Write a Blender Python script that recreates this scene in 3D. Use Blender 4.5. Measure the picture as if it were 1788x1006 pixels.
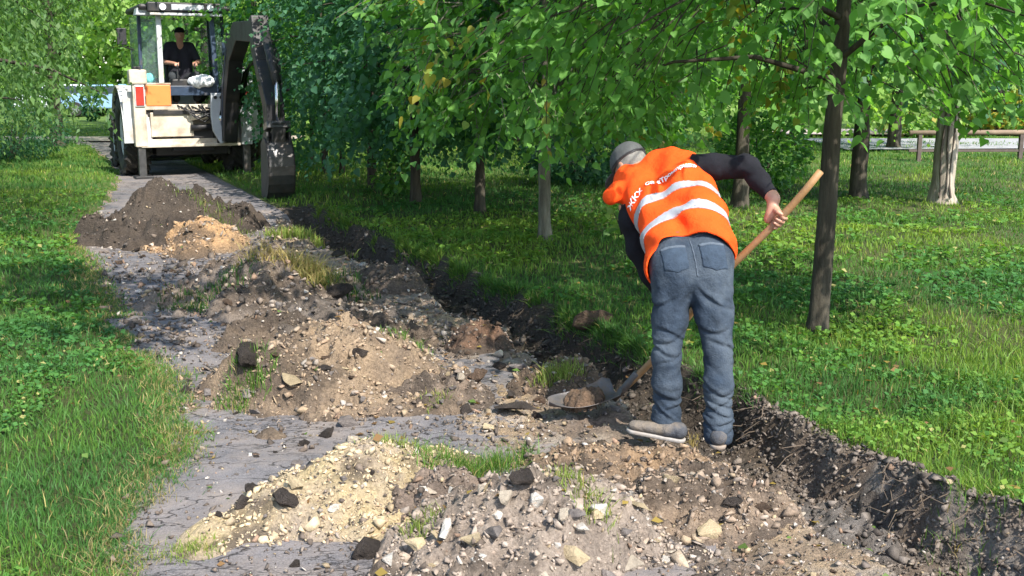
import bpy, bmesh, math, random
import numpy as np
from mathutils import Vector, Matrix
for o in list(bpy.data.objects): bpy.data.objects.remove(o)
SC = bpy.context.scene
R = math.radians
rng = np.random.default_rng(7)
random.seed(7)

# ------------------------------------------------------------------ camera
F = 1900.0; PITCH = R(10.87); CAMH = 1.70
cam_d = bpy.data.cameras.new('camera'); cam = bpy.data.objects.new('camera', cam_d)
SC.collection.objects.link(cam); SC.camera = cam
cam_d.sensor_width = 36; cam_d.lens = 36 * F / 1788; cam_d.clip_end = 600; cam_d.clip_start = 0.1
cam.location = (0, 0, CAMH); cam.rotation_euler = (R(90) - PITCH, 0, 0)
# ------------------------------------------------------------------ sun and sky
SUN_EL = R(47); SUN_AZ_VEC = (0.55, -0.835)           # horizontal direction towards the sun (from the right, a little behind)
w = bpy.data.worlds.new('World'); SC.world = w; w.use_nodes = True
nt = w.node_tree; bg = nt.nodes['Background']
sky = nt.nodes.new('ShaderNodeTexSky'); sky.sky_type = 'NISHITA'; sky.sun_disc = False
sky.sun_elevation = SUN_EL; sky.sun_rotation = math.atan2(SUN_AZ_VEC[0], SUN_AZ_VEC[1])
nt.links.new(sky.outputs[0], bg.inputs[0]); bg.inputs[1].default_value = 0.15
sl = bpy.data.lights.new('sun', 'SUN'); sun = bpy.data.objects.new('sun', sl); SC.collection.objects.link(sun)
sl.energy = 4.0; sl.angle = R(0.55); sl.color = (1, 0.94, 0.84)
sd = Vector((SUN_AZ_VEC[0], SUN_AZ_VEC[1], 0)).normalized() * math.cos(SUN_EL) + Vector((0, 0, math.sin(SUN_EL)))
sun.rotation_euler = (-sd).to_track_quat('-Z', 'Y').to_euler(); sun.location = (8, -6, 20)
SC.view_settings.view_transform = 'Standard'; SC.view_settings.look = 'None'
SC.view_settings.gamma = 1; SC.view_settings.use_curve_mapping = False
SC.view_settings.exposure = 1.27
SC.cycles.max_bounces = 8; SC.cycles.transparent_max_bounces = 8
SC.cycles.diffuse_bounces = 3; SC.cycles.transmission_bounces = 4; SC.cycles.sample_clamp_indirect = 6

# ------------------------------------------------------------------ helpers
CP, SP_ = math.cos(PITCH), math.sin(PITCH)
def W(px, py, t):
    """world point seen at a photo pixel, t metres along the view axis"""
    u = (px - 894) / F; v = (503 - py) / F
    return np.array([u * t, t * (CP + v * SP_), CAMH + t * (-SP_ + v * CP)])
def G(px, py, z=0.0):
    v = (503 - py) / F
    return W(px, py, (z - CAMH) / (-SP_ + v * CP))
TH = R(24)                                            # heading of the path
DN = np.array([math.cos(TH), math.sin(TH)]); DD = np.array([-math.sin(TH), math.cos(TH)])
def cs(x, y): return x * DN[0] + y * DN[1], x * DD[0] + y * DD[1]
def xy(c, s): return c * DN[0] + s * DD[0], c * DN[1] + s * DD[1]

def _h(ix, iy, iz, seed):
    n = (ix * 374761393 + iy * 668265263 + iz * 2147483647 + seed * 974711) & 0x7fffffff
    n = ((n ^ (n >> 13)) * 1274126177) & 0x7fffffff
    n = (n ^ (n >> 16)) & 0xffff
    return n.astype(np.float64) / 65535.0
def vnoise(x, y, z=0.0, seed=0):
    x, y, z = np.broadcast_arrays(np.asarray(x, float), np.asarray(y, float), np.asarray(z, float))
    ix = np.floor(x).astype(np.int64); iy = np.floor(y).astype(np.int64); iz = np.floor(z).astype(np.int64)
    fx, fy, fz = x - ix, y - iy, z - iz
    fx = fx * fx * (3 - 2 * fx); fy = fy * fy * (3 - 2 * fy); fz = fz * fz * (3 - 2 * fz)
    def L(a, b, t): return a + (b - a) * t
    r = L(L(L(_h(ix, iy, iz, seed), _h(ix + 1, iy, iz, seed), fx), L(_h(ix, iy + 1, iz, seed), _h(ix + 1, iy + 1, iz, seed), fx), fy),
          L(L(_h(ix, iy, iz + 1, seed), _h(ix + 1, iy, iz + 1, seed), fx), L(_h(ix, iy + 1, iz + 1, seed), _h(ix + 1, iy + 1, iz + 1, seed), fx), fy), fz)
    return r * 2 - 1
def fbm(x, y, z=0.0, seed=0, oct=4, gain=.5):
    a, f, s = 1.0, 1.0, 0.0
    for o in range(oct):
        s = s + a * vnoise(np.asarray(x) * f, np.asarray(y) * f, np.asarray(z) * f, seed + o * 17); a *= gain; f *= 2.03
    return s
def sstep(a, b, x):
    t = np.clip((x - a) / (b - a), 0, 1); return t * t * (3 - 2 * t)

def mesh_np(name, V, faces, smooth=False):
    """faces: list of int arrays (n,k)"""
    me = bpy.data.meshes.new(name)
    V = np.asarray(V, np.float32)
    me.vertices.add(len(V)); me.vertices.foreach_set('co', V.ravel())
    faces = [np.asarray(f, np.int32) for f in faces if len(f)]
    nl = sum(f.size for f in faces); nf = sum(len(f) for f in faces)
    me.loops.add(nl); me.polygons.add(nf)
    me.loops.foreach_set('vertex_index', np.concatenate([f.ravel() for f in faces]))
    st = []; k = 0
    for f in faces:
        st.append(k + np.arange(len(f)) * f.shape[1]); k += f.size
    me.polygons.foreach_set('loop_start', np.concatenate(st).astype(np.int32))
    if smooth: me.polygons.foreach_set('use_smooth', np.ones(nf, bool))
    me.update(calc_edges=True); me.validate()
    return me
def attr(me, name, vals, typ='FLOAT'):
    a = me.attributes.new(name, 'FLOAT_COLOR' if typ == 'COLOR' else 'FLOAT', 'POINT')
    vals = np.asarray(vals, np.float32)
    if typ == 'COLOR':
        if vals.shape[1] == 3: vals = np.hstack([vals, np.ones((len(vals), 1), np.float32)])
        a.data.foreach_set('color', vals.ravel())
    else: a.data.foreach_set('value', vals)
def link(name, me, mat=None, parent=None, loc=None, **props):
    o = bpy.data.objects.new(name, me); SC.collection.objects.link(o)
    if mat is not None and me is not None and not me.materials: me.materials.append(mat)
    if parent is not None: o.parent = parent
    if loc is not None: o.location = loc
    for k, v in props.items(): o[k] = v
    return o
def thing(name, label, category, loc=(0, 0, 0), rz=0, group=None):
    o = bpy.data.objects.new(name, None); SC.collection.objects.link(o)
    o.empty_display_size = .1; o.location = loc; o.rotation_euler = (0, 0, rz); o['label'] = label; o['category'] = category
    if group: o['group'] = group
    return o

class MB:
    def __init__(s): s.v = []; s.f = []
    def add(s, V, Fs):
        n = len(s.v); s.v += [tuple(map(float, p)) for p in V]; s.f += [tuple(int(i) + n for i in f) for f in Fs]; return s
    def box(s, c, size, rot=None):
        c = np.array(c, float); h = np.array(size, float) / 2
        P = np.array([[x, y, z] for x in (-1, 1) for y in (-1, 1) for z in (-1, 1)]) * h
        if rot is not None: P = P @ np.array(Matrix(rot) if not isinstance(rot, (tuple, list)) else __import__('mathutils').Euler(rot).to_matrix()).T
        return s.add(P + c, [(0, 1, 3, 2), (4, 6, 7, 5), (0, 4, 5, 1), (2, 3, 7, 6), (0, 2, 6, 4), (1, 5, 7, 3)])
    def bar(s, a, b, w, h):
        """box section beam from a to b, w across (horizontal), h in the other direction"""
        a = Vector(a); b = Vector(b); d = (b - a); L = d.length; d.normalize()
        up = Vector((0, 0, 1)) if abs(d.z) < .95 else Vector((0, 1, 0))
        x = d.cross(up).normalized(); y = x.cross(d)
        P = [a + x * (i * w / 2) + y * (j * h / 2) + d * (k * L) for i in (-1, 1) for j in (-1, 1) for k in (0, 1)]
        return s.add(P, [(0, 1, 3, 2), (4, 6, 7, 5), (0, 4, 5, 1), (2, 3, 7, 6), (0, 2, 6, 4), (1, 5, 7, 3)])
    def tube(s, pts, rad, n=8, cap=True):
        pts = [Vector(p) for p in pts]
        if not hasattr(rad, '__len__'): rad = [rad] * len(pts)
        V = []; Fs = []; prev = None
        for i, p in enumerate(pts):
            d = (pts[min(i + 1, len(pts) - 1)] - pts[max(i - 1, 0)]).normalized()
            if prev is None:
                x = d.cross(Vector((0, 0, 1)) if abs(d.z) < .9 else Vector((1, 0, 0))).normalized()
            else: x = (prev - d * prev.dot(d)).normalized()
            prev = x; y = d.cross(x)
            for k in range(n):
                a = 2 * math.pi * k / n; V.append(p + (x * math.cos(a) + y * math.sin(a)) * rad[i])
        for i in range(len(pts) - 1):
            for k in range(n):
                Fs.append((i * n + k, i * n + (k + 1) % n, (i + 1) * n + (k + 1) % n, (i + 1) * n + k))
        if cap: Fs.append(tuple(range(n))[::-1]); Fs.append(tuple(range((len(pts) - 1) * n, len(pts) * n)))
        return s.add(V, Fs)
    def prism(s, poly, x0, x1, axis='x'):
        """poly: list of (a,b); extruded along axis"""
        def P(a, b, t): return {'x': (t, a, b), 'y': (a, t, b), 'z': (a, b, t)}[axis]
        n = len(poly); V = [P(a, b, x0) for a, b in poly] + [P(a, b, x1) for a, b in poly]
        return s.add(V, [tuple(range(n))[::-1], tuple(range(n, 2 * n))] + [(i, (i + 1) % n, n + (i + 1) % n, n + i) for i in range(n)])
    def lathe(s, prof, c, axis='x', n=32):
        """prof: list of (along, radius) closed ring"""
        c = np.array(c, float); m = len(prof); V = []
        for k in range(n):
            a = 2 * math.pi * k / n; ca, sa = math.cos(a), math.sin(a)
            for (t, r) in prof:
                V.append(c + ({'x': (t, r * ca, r * sa), 'y': (r * ca, t, r * sa), 'z': (r * ca, r * sa, t)}[axis]))
        return s.add(V, [(k * m + j, k * m + (j + 1) % m, ((k + 1) % n) * m + (j + 1) % m, ((k + 1) % n) * m + j) for k in range(n) for j in range(m)])
    def build(s, name, mat, parent=None, bevel=0, smooth=False, **props):
        me = bpy.data.meshes.new(name); me.from_pydata(s.v, [], s.f); me.validate(); 
        bm = bmesh.new(); bm.from_mesh(me); bmesh.ops.recalc_face_normals(bm, faces=bm.faces); bm.to_mesh(me); bm.free()
        if smooth: me.polygons.foreach_set('use_smooth', np.ones(len(me.polygons), bool))
        o = link(name, me, mat, parent, **props)
        if bevel:
            b = o.modifiers.new('bevel', 'BEVEL'); b.width = bevel; b.segments = 2; b.limit_method = 'ANGLE'; b.angle_limit = R(40)
        return o

# ------------------------------------------------------------------ materials
def newmat(name):
    m = bpy.data.materials.new(name); m.use_nodes = True
    t = m.node_tree; b = t.nodes['Principled BSDF']; return m, t, b
def N(t, typ, **kw):
    n = t.nodes.new('ShaderNode' + typ)
    for k, v in kw.items():
        if k in n.inputs: n.inputs[k].default_value = v
        else: setattr(n, k, v)
    return n
def coordn(t, obj=True): return t.nodes.new('ShaderNodeTexCoord').outputs['Object' if obj else 'Generated']
def noise(t, vec, scale, detail=4, rough=.55, dist=0):
    n = N(t, 'TexNoise'); n.inputs['Scale'].default_value = scale; n.inputs['Detail'].default_value = detail
    n.inputs['Roughness'].default_value = rough; n.inputs['Distortion'].default_value = dist
    t.links.new(vec, n.inputs['Vector']); return n.outputs['Fac']
def ramp(t, fac, stops):
    n = N(t, 'ValToRGB'); el = n.color_ramp.elements
    while len(el) < len(stops): el.new(.5)
    for e, (p, c) in zip(el, stops): e.position = p; e.color = (*c, 1) if len(c) == 3 else c
    t.links.new(fac, n.inputs['Fac']); return n.outputs['Color']
def mixc(t, fac, a, b, mode='MIX'):
    n = t.nodes.new('ShaderNodeMix'); n.data_type = 'RGBA'; n.blend_type = mode
    for sock, v in ((n.inputs[0], fac), (n.inputs[6], a), (n.inputs[7], b)):
        if isinstance(v, (int, float)): sock.default_value = v
        elif isinstance(v, tuple): sock.default_value = (*v, 1)
        else: t.links.new(v, sock)
    return n.outputs[2]
def mathn(t, op, a, b=0.0):
    n = t.nodes.new('ShaderNodeMath'); n.operation = op
    for s_, v in zip(n.inputs, (a, b)):
        if isinstance(v, (int, float)): s_.default_value = v
        else: t.links.new(v, s_)
    return n.outputs[0]
def bump(t, b, h, strength=.5, dist=.01):
    n = N(t, 'Bump'); n.inputs['Strength'].default_value = strength; n.inputs['Distance'].default_value = dist
    t.links.new(h, n.inputs['Height']); t.links.new(n.outputs[0], b.inputs['Normal'])
def simple(name, col, rough=.6, metal=0, var=.25, scale=8, bmp=.0, dirt=None, dirt_amt=.5, spec=.5, bscale=None, objinfo=False):
    """painted / cloth / metal surface with mottling, optional dirt colour in patches"""
    m, t, b = newmat(name); co = coordn(t)
    f = noise(t, co, scale, 6, .6)
    c = ramp(t, f, [(.3, tuple(x * (1 - var) for x in col)), (.7, tuple(min(1, x * (1 + var * .6)) for x in col))])
    if dirt:
        f2 = noise(t, co, scale * .45, 8, .7)
        k = ramp(t, f2, [(.62 - .25 * dirt_amt, (0, 0, 0)), (.78 - .2 * dirt_amt, (1, 1, 1))])
        c = mixc(t, k, c, dirt)
        rr = mathn(t, 'ADD', mathn(t, 'MULTIPLY', k, .3), rough); t.links.new(rr, b.inputs['Roughness'])
    else: b.inputs['Roughness'].default_value = rough
    t.links.new(c, b.inputs['Base Color']); b.inputs['Metallic'].default_value = metal
    b.inputs['Specular IOR Level'].default_value = spec
    if bmp: bump(t, b, noise(t, co, bscale or scale * 8, 5, .6), bmp, .01)
    return m
def vcol_mat(name, rough=.95, nscale=60, nvar=.3, bmp=.6, bscale=120, spec=.25):
    """earth-like: colour attribute 'col' varied by fine noise"""
    m, t, b = newmat(name); a = N(t, 'Attribute', attribute_name='col'); co = coordn(t)
    f = noise(t, co, nscale, 6, .7)
    k = ramp(t, f, [(.3, (1 - nvar,) * 3), (.7, (1 + nvar * .8,) * 3)])
    c = mixc(t, 1.0, a.outputs['Color'], k, 'MULTIPLY')
    t.links.new(c, b.inputs['Base Color']); b.inputs['Roughness'].default_value = rough; b.inputs['Specular IOR Level'].default_value = spec
    vo = N(t, 'TexVoronoi'); vo.inputs['Scale'].default_value = bscale * .55; t.links.new(co, vo.inputs['Vector'])
    hh = mathn(t, 'ADD', mathn(t, 'MULTIPLY', noise(t, co, bscale * .22, 9, .78), 2.6), mathn(t, 'MULTIPLY', vo.outputs['Distance'], -.55))
    bump(t, b, hh, bmp, .016)
    return m
def leaf_mat(name, transl=.5, rough=.52, sat=1.15, tint=(1.4, 1.5, .55), spec=.3):
    m, t, b = newmat(name); a = N(t, 'Attribute', attribute_name='col')
    b.inputs['Roughness'].default_value = rough; b.inputs['Specular IOR Level'].default_value = spec
    t.links.new(a.outputs['Color'], b.inputs['Base Color'])
    tr = N(t, 'BsdfTranslucent'); tc = mixc(t, 1.0, a.outputs['Color'], tint, 'MULTIPLY'); t.links.new(tc, tr.inputs['Color'])
    mx = N(t, 'MixShader'); mx.inputs[0].default_value = transl
    t.links.new(b.outputs[0], mx.inputs[1]); t.links.new(tr.outputs[0], mx.inputs[2])
    t.links.new(mx.outputs[0], t.nodes['Material Output'].inputs['Surface']); return m
M = {}
M['earth'] = vcol_mat('earth', bmp=.95, nvar=.42)
M['stone'] = vcol_mat('stone', rough=.85, nscale=35, nvar=.28, bmp=.5, bscale=70, spec=.3)
M['leaf'] = leaf_mat('leaf')
M['blade'] = leaf_mat('blade', transl=.4, rough=.55, tint=(1.4, 1.35, .6), spec=.25)
# ------------------------------------------------------------------ ground shape
def _trace(pts):
    q = sorted([cs(*G(px, py)[:2])[::-1] for px, py in pts]); return np.array([e[0] for e in q]), np.array([e[1] for e in q])
EL_S, EL_C = _trace([(212, 300), (195, 350), (150, 400), (140, 440), (145, 475), (190, 535), (205, 590), (262, 645), (300, 725), (315, 785), (240, 850), (205, 930), (190, 1010)])
EB_S, EB_C = _trace([(1800, 925), (1650, 872), (1500, 798), (1380, 745), (1290, 690), (1120, 622), (1040, 580), (950, 538), (850, 495), (740, 448), (630, 402), (560, 370)])
def edge_left(s):     # where the left lawn meets the path (path coordinate c)
    s = np.asarray(s, float); return np.interp(s, EL_S, EL_C) + .05 * vnoise(s * 2.7, 1.3, seed=6) + .035 * vnoise(s * 9, .3, seed=8)
def edge_bank(s):     # lip of the dug bank on the right
    s = np.asarray(s, float); return np.interp(s, EB_S, EB_C) + .04 * vnoise(s * 3.7, 2.3, seed=16) + .018 * vnoise(s * 11, 2.3, seed=17)
def ground_h(x, y):
    c, s = cs(x, y)
    el = edge_left(s); eb = edge_bank(s)
    z = .012 * fbm(x * .9, y * .9, seed=2, oct=3)
    lawnL = sstep(0.02, -.10, c - el); lawnR = sstep(-.015, .03, c - eb)
    trench_on = sstep(1.0, 2.2, s) * (1 - sstep(13.6, 14.6, s))
    z = z + lawnL * (.03 + .03 * fbm(x * 1.3, y * 1.3, seed=9, oct=3)) + lawnR * (.035 + .03 * fbm(x * 1.1, y * 1.1, seed=10, oct=3))
    # trench: steep bank on the right, ragged slope on the left
    lw = eb - .62 - .12 * vnoise(s * 1.6, 9.1, seed=20)
    inside = sstep(lw - .10, lw + .16, c) * (1 - sstep(eb - .13, eb + .015, c)) * trench_on
    depth = .28 + .05 * vnoise(s * 1.4, 4.4, seed=21)
    z = z - inside * depth
    # dug, broken surface from the middle of the path to the lip
    dug = sstep(1.5, 2.2, c + .35 * vnoise(s * .8, 2, seed=23)) * (1 - lawnR) * trench_on
    near = 1 - sstep(9, 15, s) * .4
    r1 = np.abs(vnoise(x * 7, y * 7, seed=31)); r2 = np.abs(vnoise(x * 17, y * 17, seed=32)); r3 = vnoise(x * 38, y * 38, seed=33)
    z = z + (dug * near) * (.035 * (1 - r1) + .022 * (1 - r2) + .008 * r3 - .035)
    z = z + inside * (.03 * (1 - r1) + .02 * (1 - r2))
    # crumbly lip of spoil along the bank close to the camera
    z = z + np.exp(-((c - eb + .14) / .10) ** 2) * trench_on * (.035 * vnoise(x * 4.5, y * 4.5, seed=38) + .014 * (1 - 2 * np.abs(vnoise(x * 11, y * 11, seed=39))) + .012 * (1 - 2 * np.abs(vnoise(x * 24, y * 24, seed=40))))
    lip = np.exp(-((c - eb + .02) / .10) ** 2) * trench_on * (1 - sstep(5.0, 6.5, s))
    z = z + lip * (.02 + .03 * vnoise(x * 7, y * 7, seed=37) + .012 * r3 + .014 * vnoise(x * 21, y * 21, seed=36))
    return z
def lawn_mask(x, y):
    c, s = cs(x, y)
    on = 1 - sstep(13.6, 14.6, s)
    L = c < edge_left(s) - .0
    Rr = c > edge_bank(s) + .02 * on - .4 * (1 - on)
    return L | Rr
# heaps: (name,label,category, x,y, radius along c, along s, height, rot, colour, colour2, clod amp, seed)
def PG(px, py, z=0): p = G(px, py, z); return p[0], p[1]
HEAPS = []
def heap(label, px, py, ra, rb, h, rot, col, col2, amp, gravel, power=1.0):
    x, y = PG(px, py); HEAPS.append(dict(label=label, x=x, y=y, ra=ra, rb=rb, h=h, rot=rot, col=col, col2=col2, amp=amp, gravel=gravel, p=power, seed=len(HEAPS) * 31 + 100))
DARK = (.045, .036, .030); DARK2 = (.085, .068, .055); TAN = (.37, .27, .18); TAN2 = (.20, .15, .11); OCH = (.50, .31, .16)
YEL = (.56, .44, .25); GREY = (.22, .185, .16); PALE = (.42, .34, .265)
heap('tall heap of dark grey-brown soil nearest the excavator on the path', 285, 412, .95, .80, .62, .1, DARK2, DARK, .05, 0, 1.25)
heap('small ochre-orange heap of stony soil beside the dark heap', 358, 436, .56, .48, .30, .2, OCH, TAN2, .04, 1)
heap('pinkish-brown stony heap with drooping dry grass on its crest', 470, 520, .72, .80, .38, -.2, TAN2, GREY, .045, 1)
heap('broad tan heap of stones and clay in the middle of the path', 598, 672, .78, .66, .34, .1, TAN, TAN2, .045, 1)
heap('low yellow gravel heap left of the long grass tuft', 628, 868, .62, .40, .17, .55, YEL, PALE, .025, 1)
heap('foreground rubble heap of pale limestone lumps', 920, 972, .70, .42, .24, .0, (.40, .325, .265), (.24, .195, .16), .05, 1)
heap('low ridge of orange-tan soil at the worker\'s feet', 1080, 822, .60, .20, .05, -.45, (.34, .23, .14), TAN2, .03, 1)
heap('low dark clod mound left of the trench, half way up the path', 560, 575, .55, .40, .20, .3, DARK2, GREY, .04, 0)
heap('reddish-brown clod mound beside the trench', 842, 606, .26, .22, .14, .1, (.17, .10, .065), DARK2, .03, 0)
heap('grey-brown mound of broken soil beside the trench, below the excavator bucket', 690, 500, .34, .55, .13, .35, (.15, .115, .09), DARK2, .035, 1)
heap('small mound of brown spoil behind the shovel blade', 1000, 672, .30, .25, .13, .1, (.19, .13, .085), DARK2, .03, 1)
heap('grey crumbly spoil mound on the trench lip, nearest the camera', 1460, 850, .24, .34, .06, .4, (.20, .18, .165), DARK2, .020, 0)
heap('ragged band of dark clods and sods behind the broad tan heap', 655, 610, .42, .34, .14, .2, DARK2, TAN2, .06, 0)
heap('grey-brown shoulder of rubble running right from the broad tan heap', 745, 700, .30, .30, .12, .3, (.26, .20, .155), DARK2, .05, 1)
heap('brown stony soil joining the rubble heap to the trench', 1190, 900, .55, .34, .09, -.3, (.33, .245, .175), (.16,.125,.10), .045, 1)
heap('low stony brown rise linking the yellow gravel to the rubble heap', 780, 905, .34, .26, .13, .5, (.26, .20, .16), DARK2, .045, 1)
heap('low dark rise between the pinkish heap and the tan heap', 470, 600, .34, .26, .12, .3, DARK2, TAN2, .05, 0)
def heap_part(hp, x, y):
    dx, dy = x - hp['x'], y - hp['y']; c, s = math.cos(hp['rot'] + TH), math.sin(hp['rot'] + TH)
    u = (dx * c + dy * s) / hp['ra']; v = (-dx * s + dy * c) / hp['rb']
    r = np.sqrt(u * u + v * v); sd_ = hp['seed']
    r = r * (1 + .34 * vnoise(x * 2.6, y * 2.6, seed=sd_) + .20 * vnoise(x * 7, y * 7, seed=sd_ + 1))
    k = np.clip(1 - r, 0, 1) ** hp['p']; k = k * (1 - .25 * k)
    z = hp['h'] * 1.33 * k
    e = sstep(0, .25, k); a = hp['amp']
    z = z + e * a * (1.5 * vnoise(x * 3.4, y * 3.4, seed=sd_ + 9) + 1.1 * (1 - np.abs(vnoise(x * 8, y * 8, seed=sd_ + 3)) * 1.6) + .7 * (1 - np.abs(vnoise(x * 19, y * 19, seed=sd_ + 4)) * 1.6) + .35 * vnoise(x * 45, y * 45, seed=sd_ + 5) - .5)
    return z, k
def surf_h(x, y):
    z = ground_h(x, y); add = 0
    for hp in HEAPS:
        near = (x - hp['x']) ** 2 + (y - hp['y']) ** 2 < (1.6 * max(hp['ra'], hp['rb'])) ** 2
        if not near.any(): continue
        h, k = heap_part(hp, x, y); add = np.maximum(add, np.where(k > 0, h, 0))
    return z + add

def graded(stops):
    """[(value, step)...]"""
    out = [stops[0][0]]
    for (a, st), (b, st2) in zip(stops[:-1], stops[1:]):
        x = out[-1]
        while x < b:
            f = (x - a) / (b - a); x += st + (st2 - st) * f; out.append(x)
    return np.array(out)
def build_ground():
    C = graded([(-90, 8), (-12, 1), (-3, .12), (-.1, .06), (1.4, .03), (2.4, .02), (3.8, .022), (4.4, .1), (12, .8), (70, 8)])
    S = graded([(-6, .4), (.8, .1), (1.5, .022), (6.5, .03), (10, .06), (15, .12), (24, .5), (60, 4), (180, 12)])
    cc, ss = np.meshgrid(C, S); x, y = xy(cc, ss); z = ground_h(x, y)
    z = z - np.where(cc < 2.9, .004, 0)
    V = np.stack([x, y, z], -1).reshape(-1, 3); nc = len(C); ns = len(S)
    i = (np.arange(ns - 1)[:, None] * nc + np.arange(nc - 1)[None]).ravel()
    me = mesh_np('ground', V, [np.stack([i, i + 1, i + nc + 1, i + nc], 1)], True)
    c, s = cc.ravel(), ss.ravel(); X, Y = V[:, 0], V[:, 1]
    el, eb = edge_left(s), edge_bank(s)
    n1 = fbm(X * 1.7, Y * 1.7, seed=41, oct=4); n2 = fbm(X * 7, Y * 7, seed=42, oct=3); n3 = vnoise(X * 24, Y * 24, seed=43)
    def mixv(a, b, k): return a + (b - a) * k[:, None]
    soil = mixv(np.array([.31, .235, .178])[None] * np.ones((len(c), 1)), np.array([.15, .118, .094])[None], np.clip(.5 + .6 * n1 + .3 * n2, 0, 1))
    soil = mixv(soil, np.array([.48, .35, .22])[None], np.clip(1.4 * n1 - .25 + .3 * n2, 0, 1) * .8)
    soil = mixv(soil, np.array([.42, .38, .34])[None], np.clip(n2 * 1.2 - .3 + n3 * .5, 0, 1) * .6)
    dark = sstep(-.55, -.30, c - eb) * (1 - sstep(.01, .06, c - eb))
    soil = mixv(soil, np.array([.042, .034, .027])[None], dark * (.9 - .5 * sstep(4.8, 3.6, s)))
    gnear = sstep(4.6, 3.0, s) * sstep(2.3, 3.0, c)
    soil = mixv(soil, np.array([.27, .25, .23])[None], gnear * .6 * np.clip(.6 + n2, 0, 1))
    lawn = mixv(np.array([.055, .075, .022])[None] * np.ones((len(c), 1)), np.array([.09, .10, .035])[None], np.clip(.5 + n1, 0, 1))
    far = sstep(12, 24, s); lawn = mixv(lawn, np.array([.10, .17, .03])[None], far)
    L = ((c < el - .04 + .09 * n2) | (c > eb + .02)) | ((s > 14.6) & (c > 3.0)) | (s > 35)
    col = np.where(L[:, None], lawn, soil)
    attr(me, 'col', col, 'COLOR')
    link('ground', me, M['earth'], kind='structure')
build_ground()
# old asphalt path
def path_mat():
    m, t, b = newmat('asphalt'); co = coordn(t)
    mp = N(t, 'Mapping'); mp.inputs['Rotation'].default_value = (0, 0, -TH); mp.inputs['Scale'].default_value = (1, 2.3, 1)
    t.links.new(co, mp.inputs['Vector'])
    nz = N(t, 'TexNoise'); nz.inputs['Scale'].default_value = 5; nz.inputs['Detail'].default_value = 8; t.links.new(mp.outputs[0], nz.inputs['Vector'])
    vm = t.nodes.new('ShaderNodeVectorMath'); vm.operation = 'MULTIPLY_ADD'; t.links.new(nz.outputs['Color'], vm.inputs[0]); vm.inputs[1].default_value = (.5,) * 3; t.links.new(mp.outputs[0], vm.inputs[2])
    def crack(scale, wd):
        v = N(t, 'TexVoronoi'); v.feature = 'DISTANCE_TO_EDGE'; v.inputs['Scale'].default_value = scale; t.links.new(vm.outputs[0], v.inputs['Vector'])
        return ramp(t, v.outputs['Distance'], [(0, (0, 0, 0)), (wd, (1, 1, 1))])
    c1 = crack(2.1, .022); c1m = ramp(t, noise(t, co, .8, 4), [(.50, (0, 0, 0)), (.64, (1, 1, 1))]); c1 = mixc(t, c1m, c1, (1.0, 1.0, 1.0)); c2 = crack(6.5, .04)
    cm = ramp(t, noise(t, co, 1.1, 3), [(.5, (0, 0, 0)), (.62, (1, 1, 1))])
    c2m = mixc(t, cm, (1.0, 1.0, 1.0), c2)
    cr = mixc(t, 1.0, c1, c2m, 'MULTIPLY')
    base = ramp(t, noise(t, co, 3, 8, .7), [(.3, (.095, .095, .108)), (.7, (.19, .18, .19))])
    grit = ramp(t, noise(t, co, 160, 3, .7), [(.35, (.6, .6, .6)), (.65, (1.35, 1.33, 1.3))])
    base = mixc(t, 1.0, base, grit, 'MULTIPLY')
    dust = ramp(t, noise(t, co, 1.6, 9, .75), [(.44, (0, 0, 0)), (.62, (1, 1, 1))])
    base = mixc(t, mathn(t, 'MULTIPLY', dust, .7), base, (.25, .21, .185))
    col = mixc(t, cr, (.04, .036, .034), base)
    t.links.new(col, b.inputs['Base Color']); b.inputs['Roughness'].default_value = .9; b.inputs['Specular IOR Level'].default_value = .3
    hh = mathn(t, 'ADD', mathn(t, 'MULTIPLY', cr, .9), mathn(t, 'MULTIPLY', noise(t, co, 90, 4, .7), .5))
    hh = mathn(t, 'ADD', hh, mathn(t, 'MULTIPLY', noise(t, co, 14, 8, .75), .9)); bump(t, b, hh, .85, .016); return m
def build_path():
    S = graded([(.8, .05), (7, .05), (14, .1), (36, .3)]); K = np.linspace(0, 1, 60)
    ss, kk = np.meshgrid(S, K, indexing='ij')
    l = edge_left(ss) - .015 + .05 * vnoise(ss * 6, 1.7, seed=56) + .03 * vnoise(ss * 19, 1.7, seed=57); r = 2.35 + .25 * vnoise(ss * 1.1, 5, seed=51) + .12 * vnoise(ss * 4, 5, seed=52) + .05 * vnoise(ss * 11, 5, seed=53)
    r = np.minimum(r + 1.5 * sstep(12, 16, ss), 3.1)
    cc = l + (r - l) * kk ** 1.15
    # past the machine the path swings left
    bend = -.05 * np.clip(ss - 28, 0, None) ** 2
    x, y = xy(cc + bend, ss); z = ground_h(x, y) + .007 - .012 * sstep(.95, 1, kk) - .014 * sstep(.03, .0, kk)
    dug = sstep(1.6, 2.1, cc) * (1 - sstep(12, 15, ss)); 
    z = np.where(dug > 0, z * (1 - dug) + dug * (.012 * fbm(x * .9, y * .9, seed=2, oct=3) + .004 + .010 * vnoise(x * 2.5, y * 2.5, seed=54)), z)
    V = np.stack([x, y, z], -1).reshape(-1, 3); nc = len(K); ns = len(S)
    i = (np.arange(ns - 1)[:, None] * nc + np.arange(nc - 1)[None]).ravel()
    me = mesh_np('path', V, [np.stack([i, i + 1, i + nc + 1, i + nc], 1)], True)
    link('path', me, path_mat(), kind='structure')
build_path()

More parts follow.
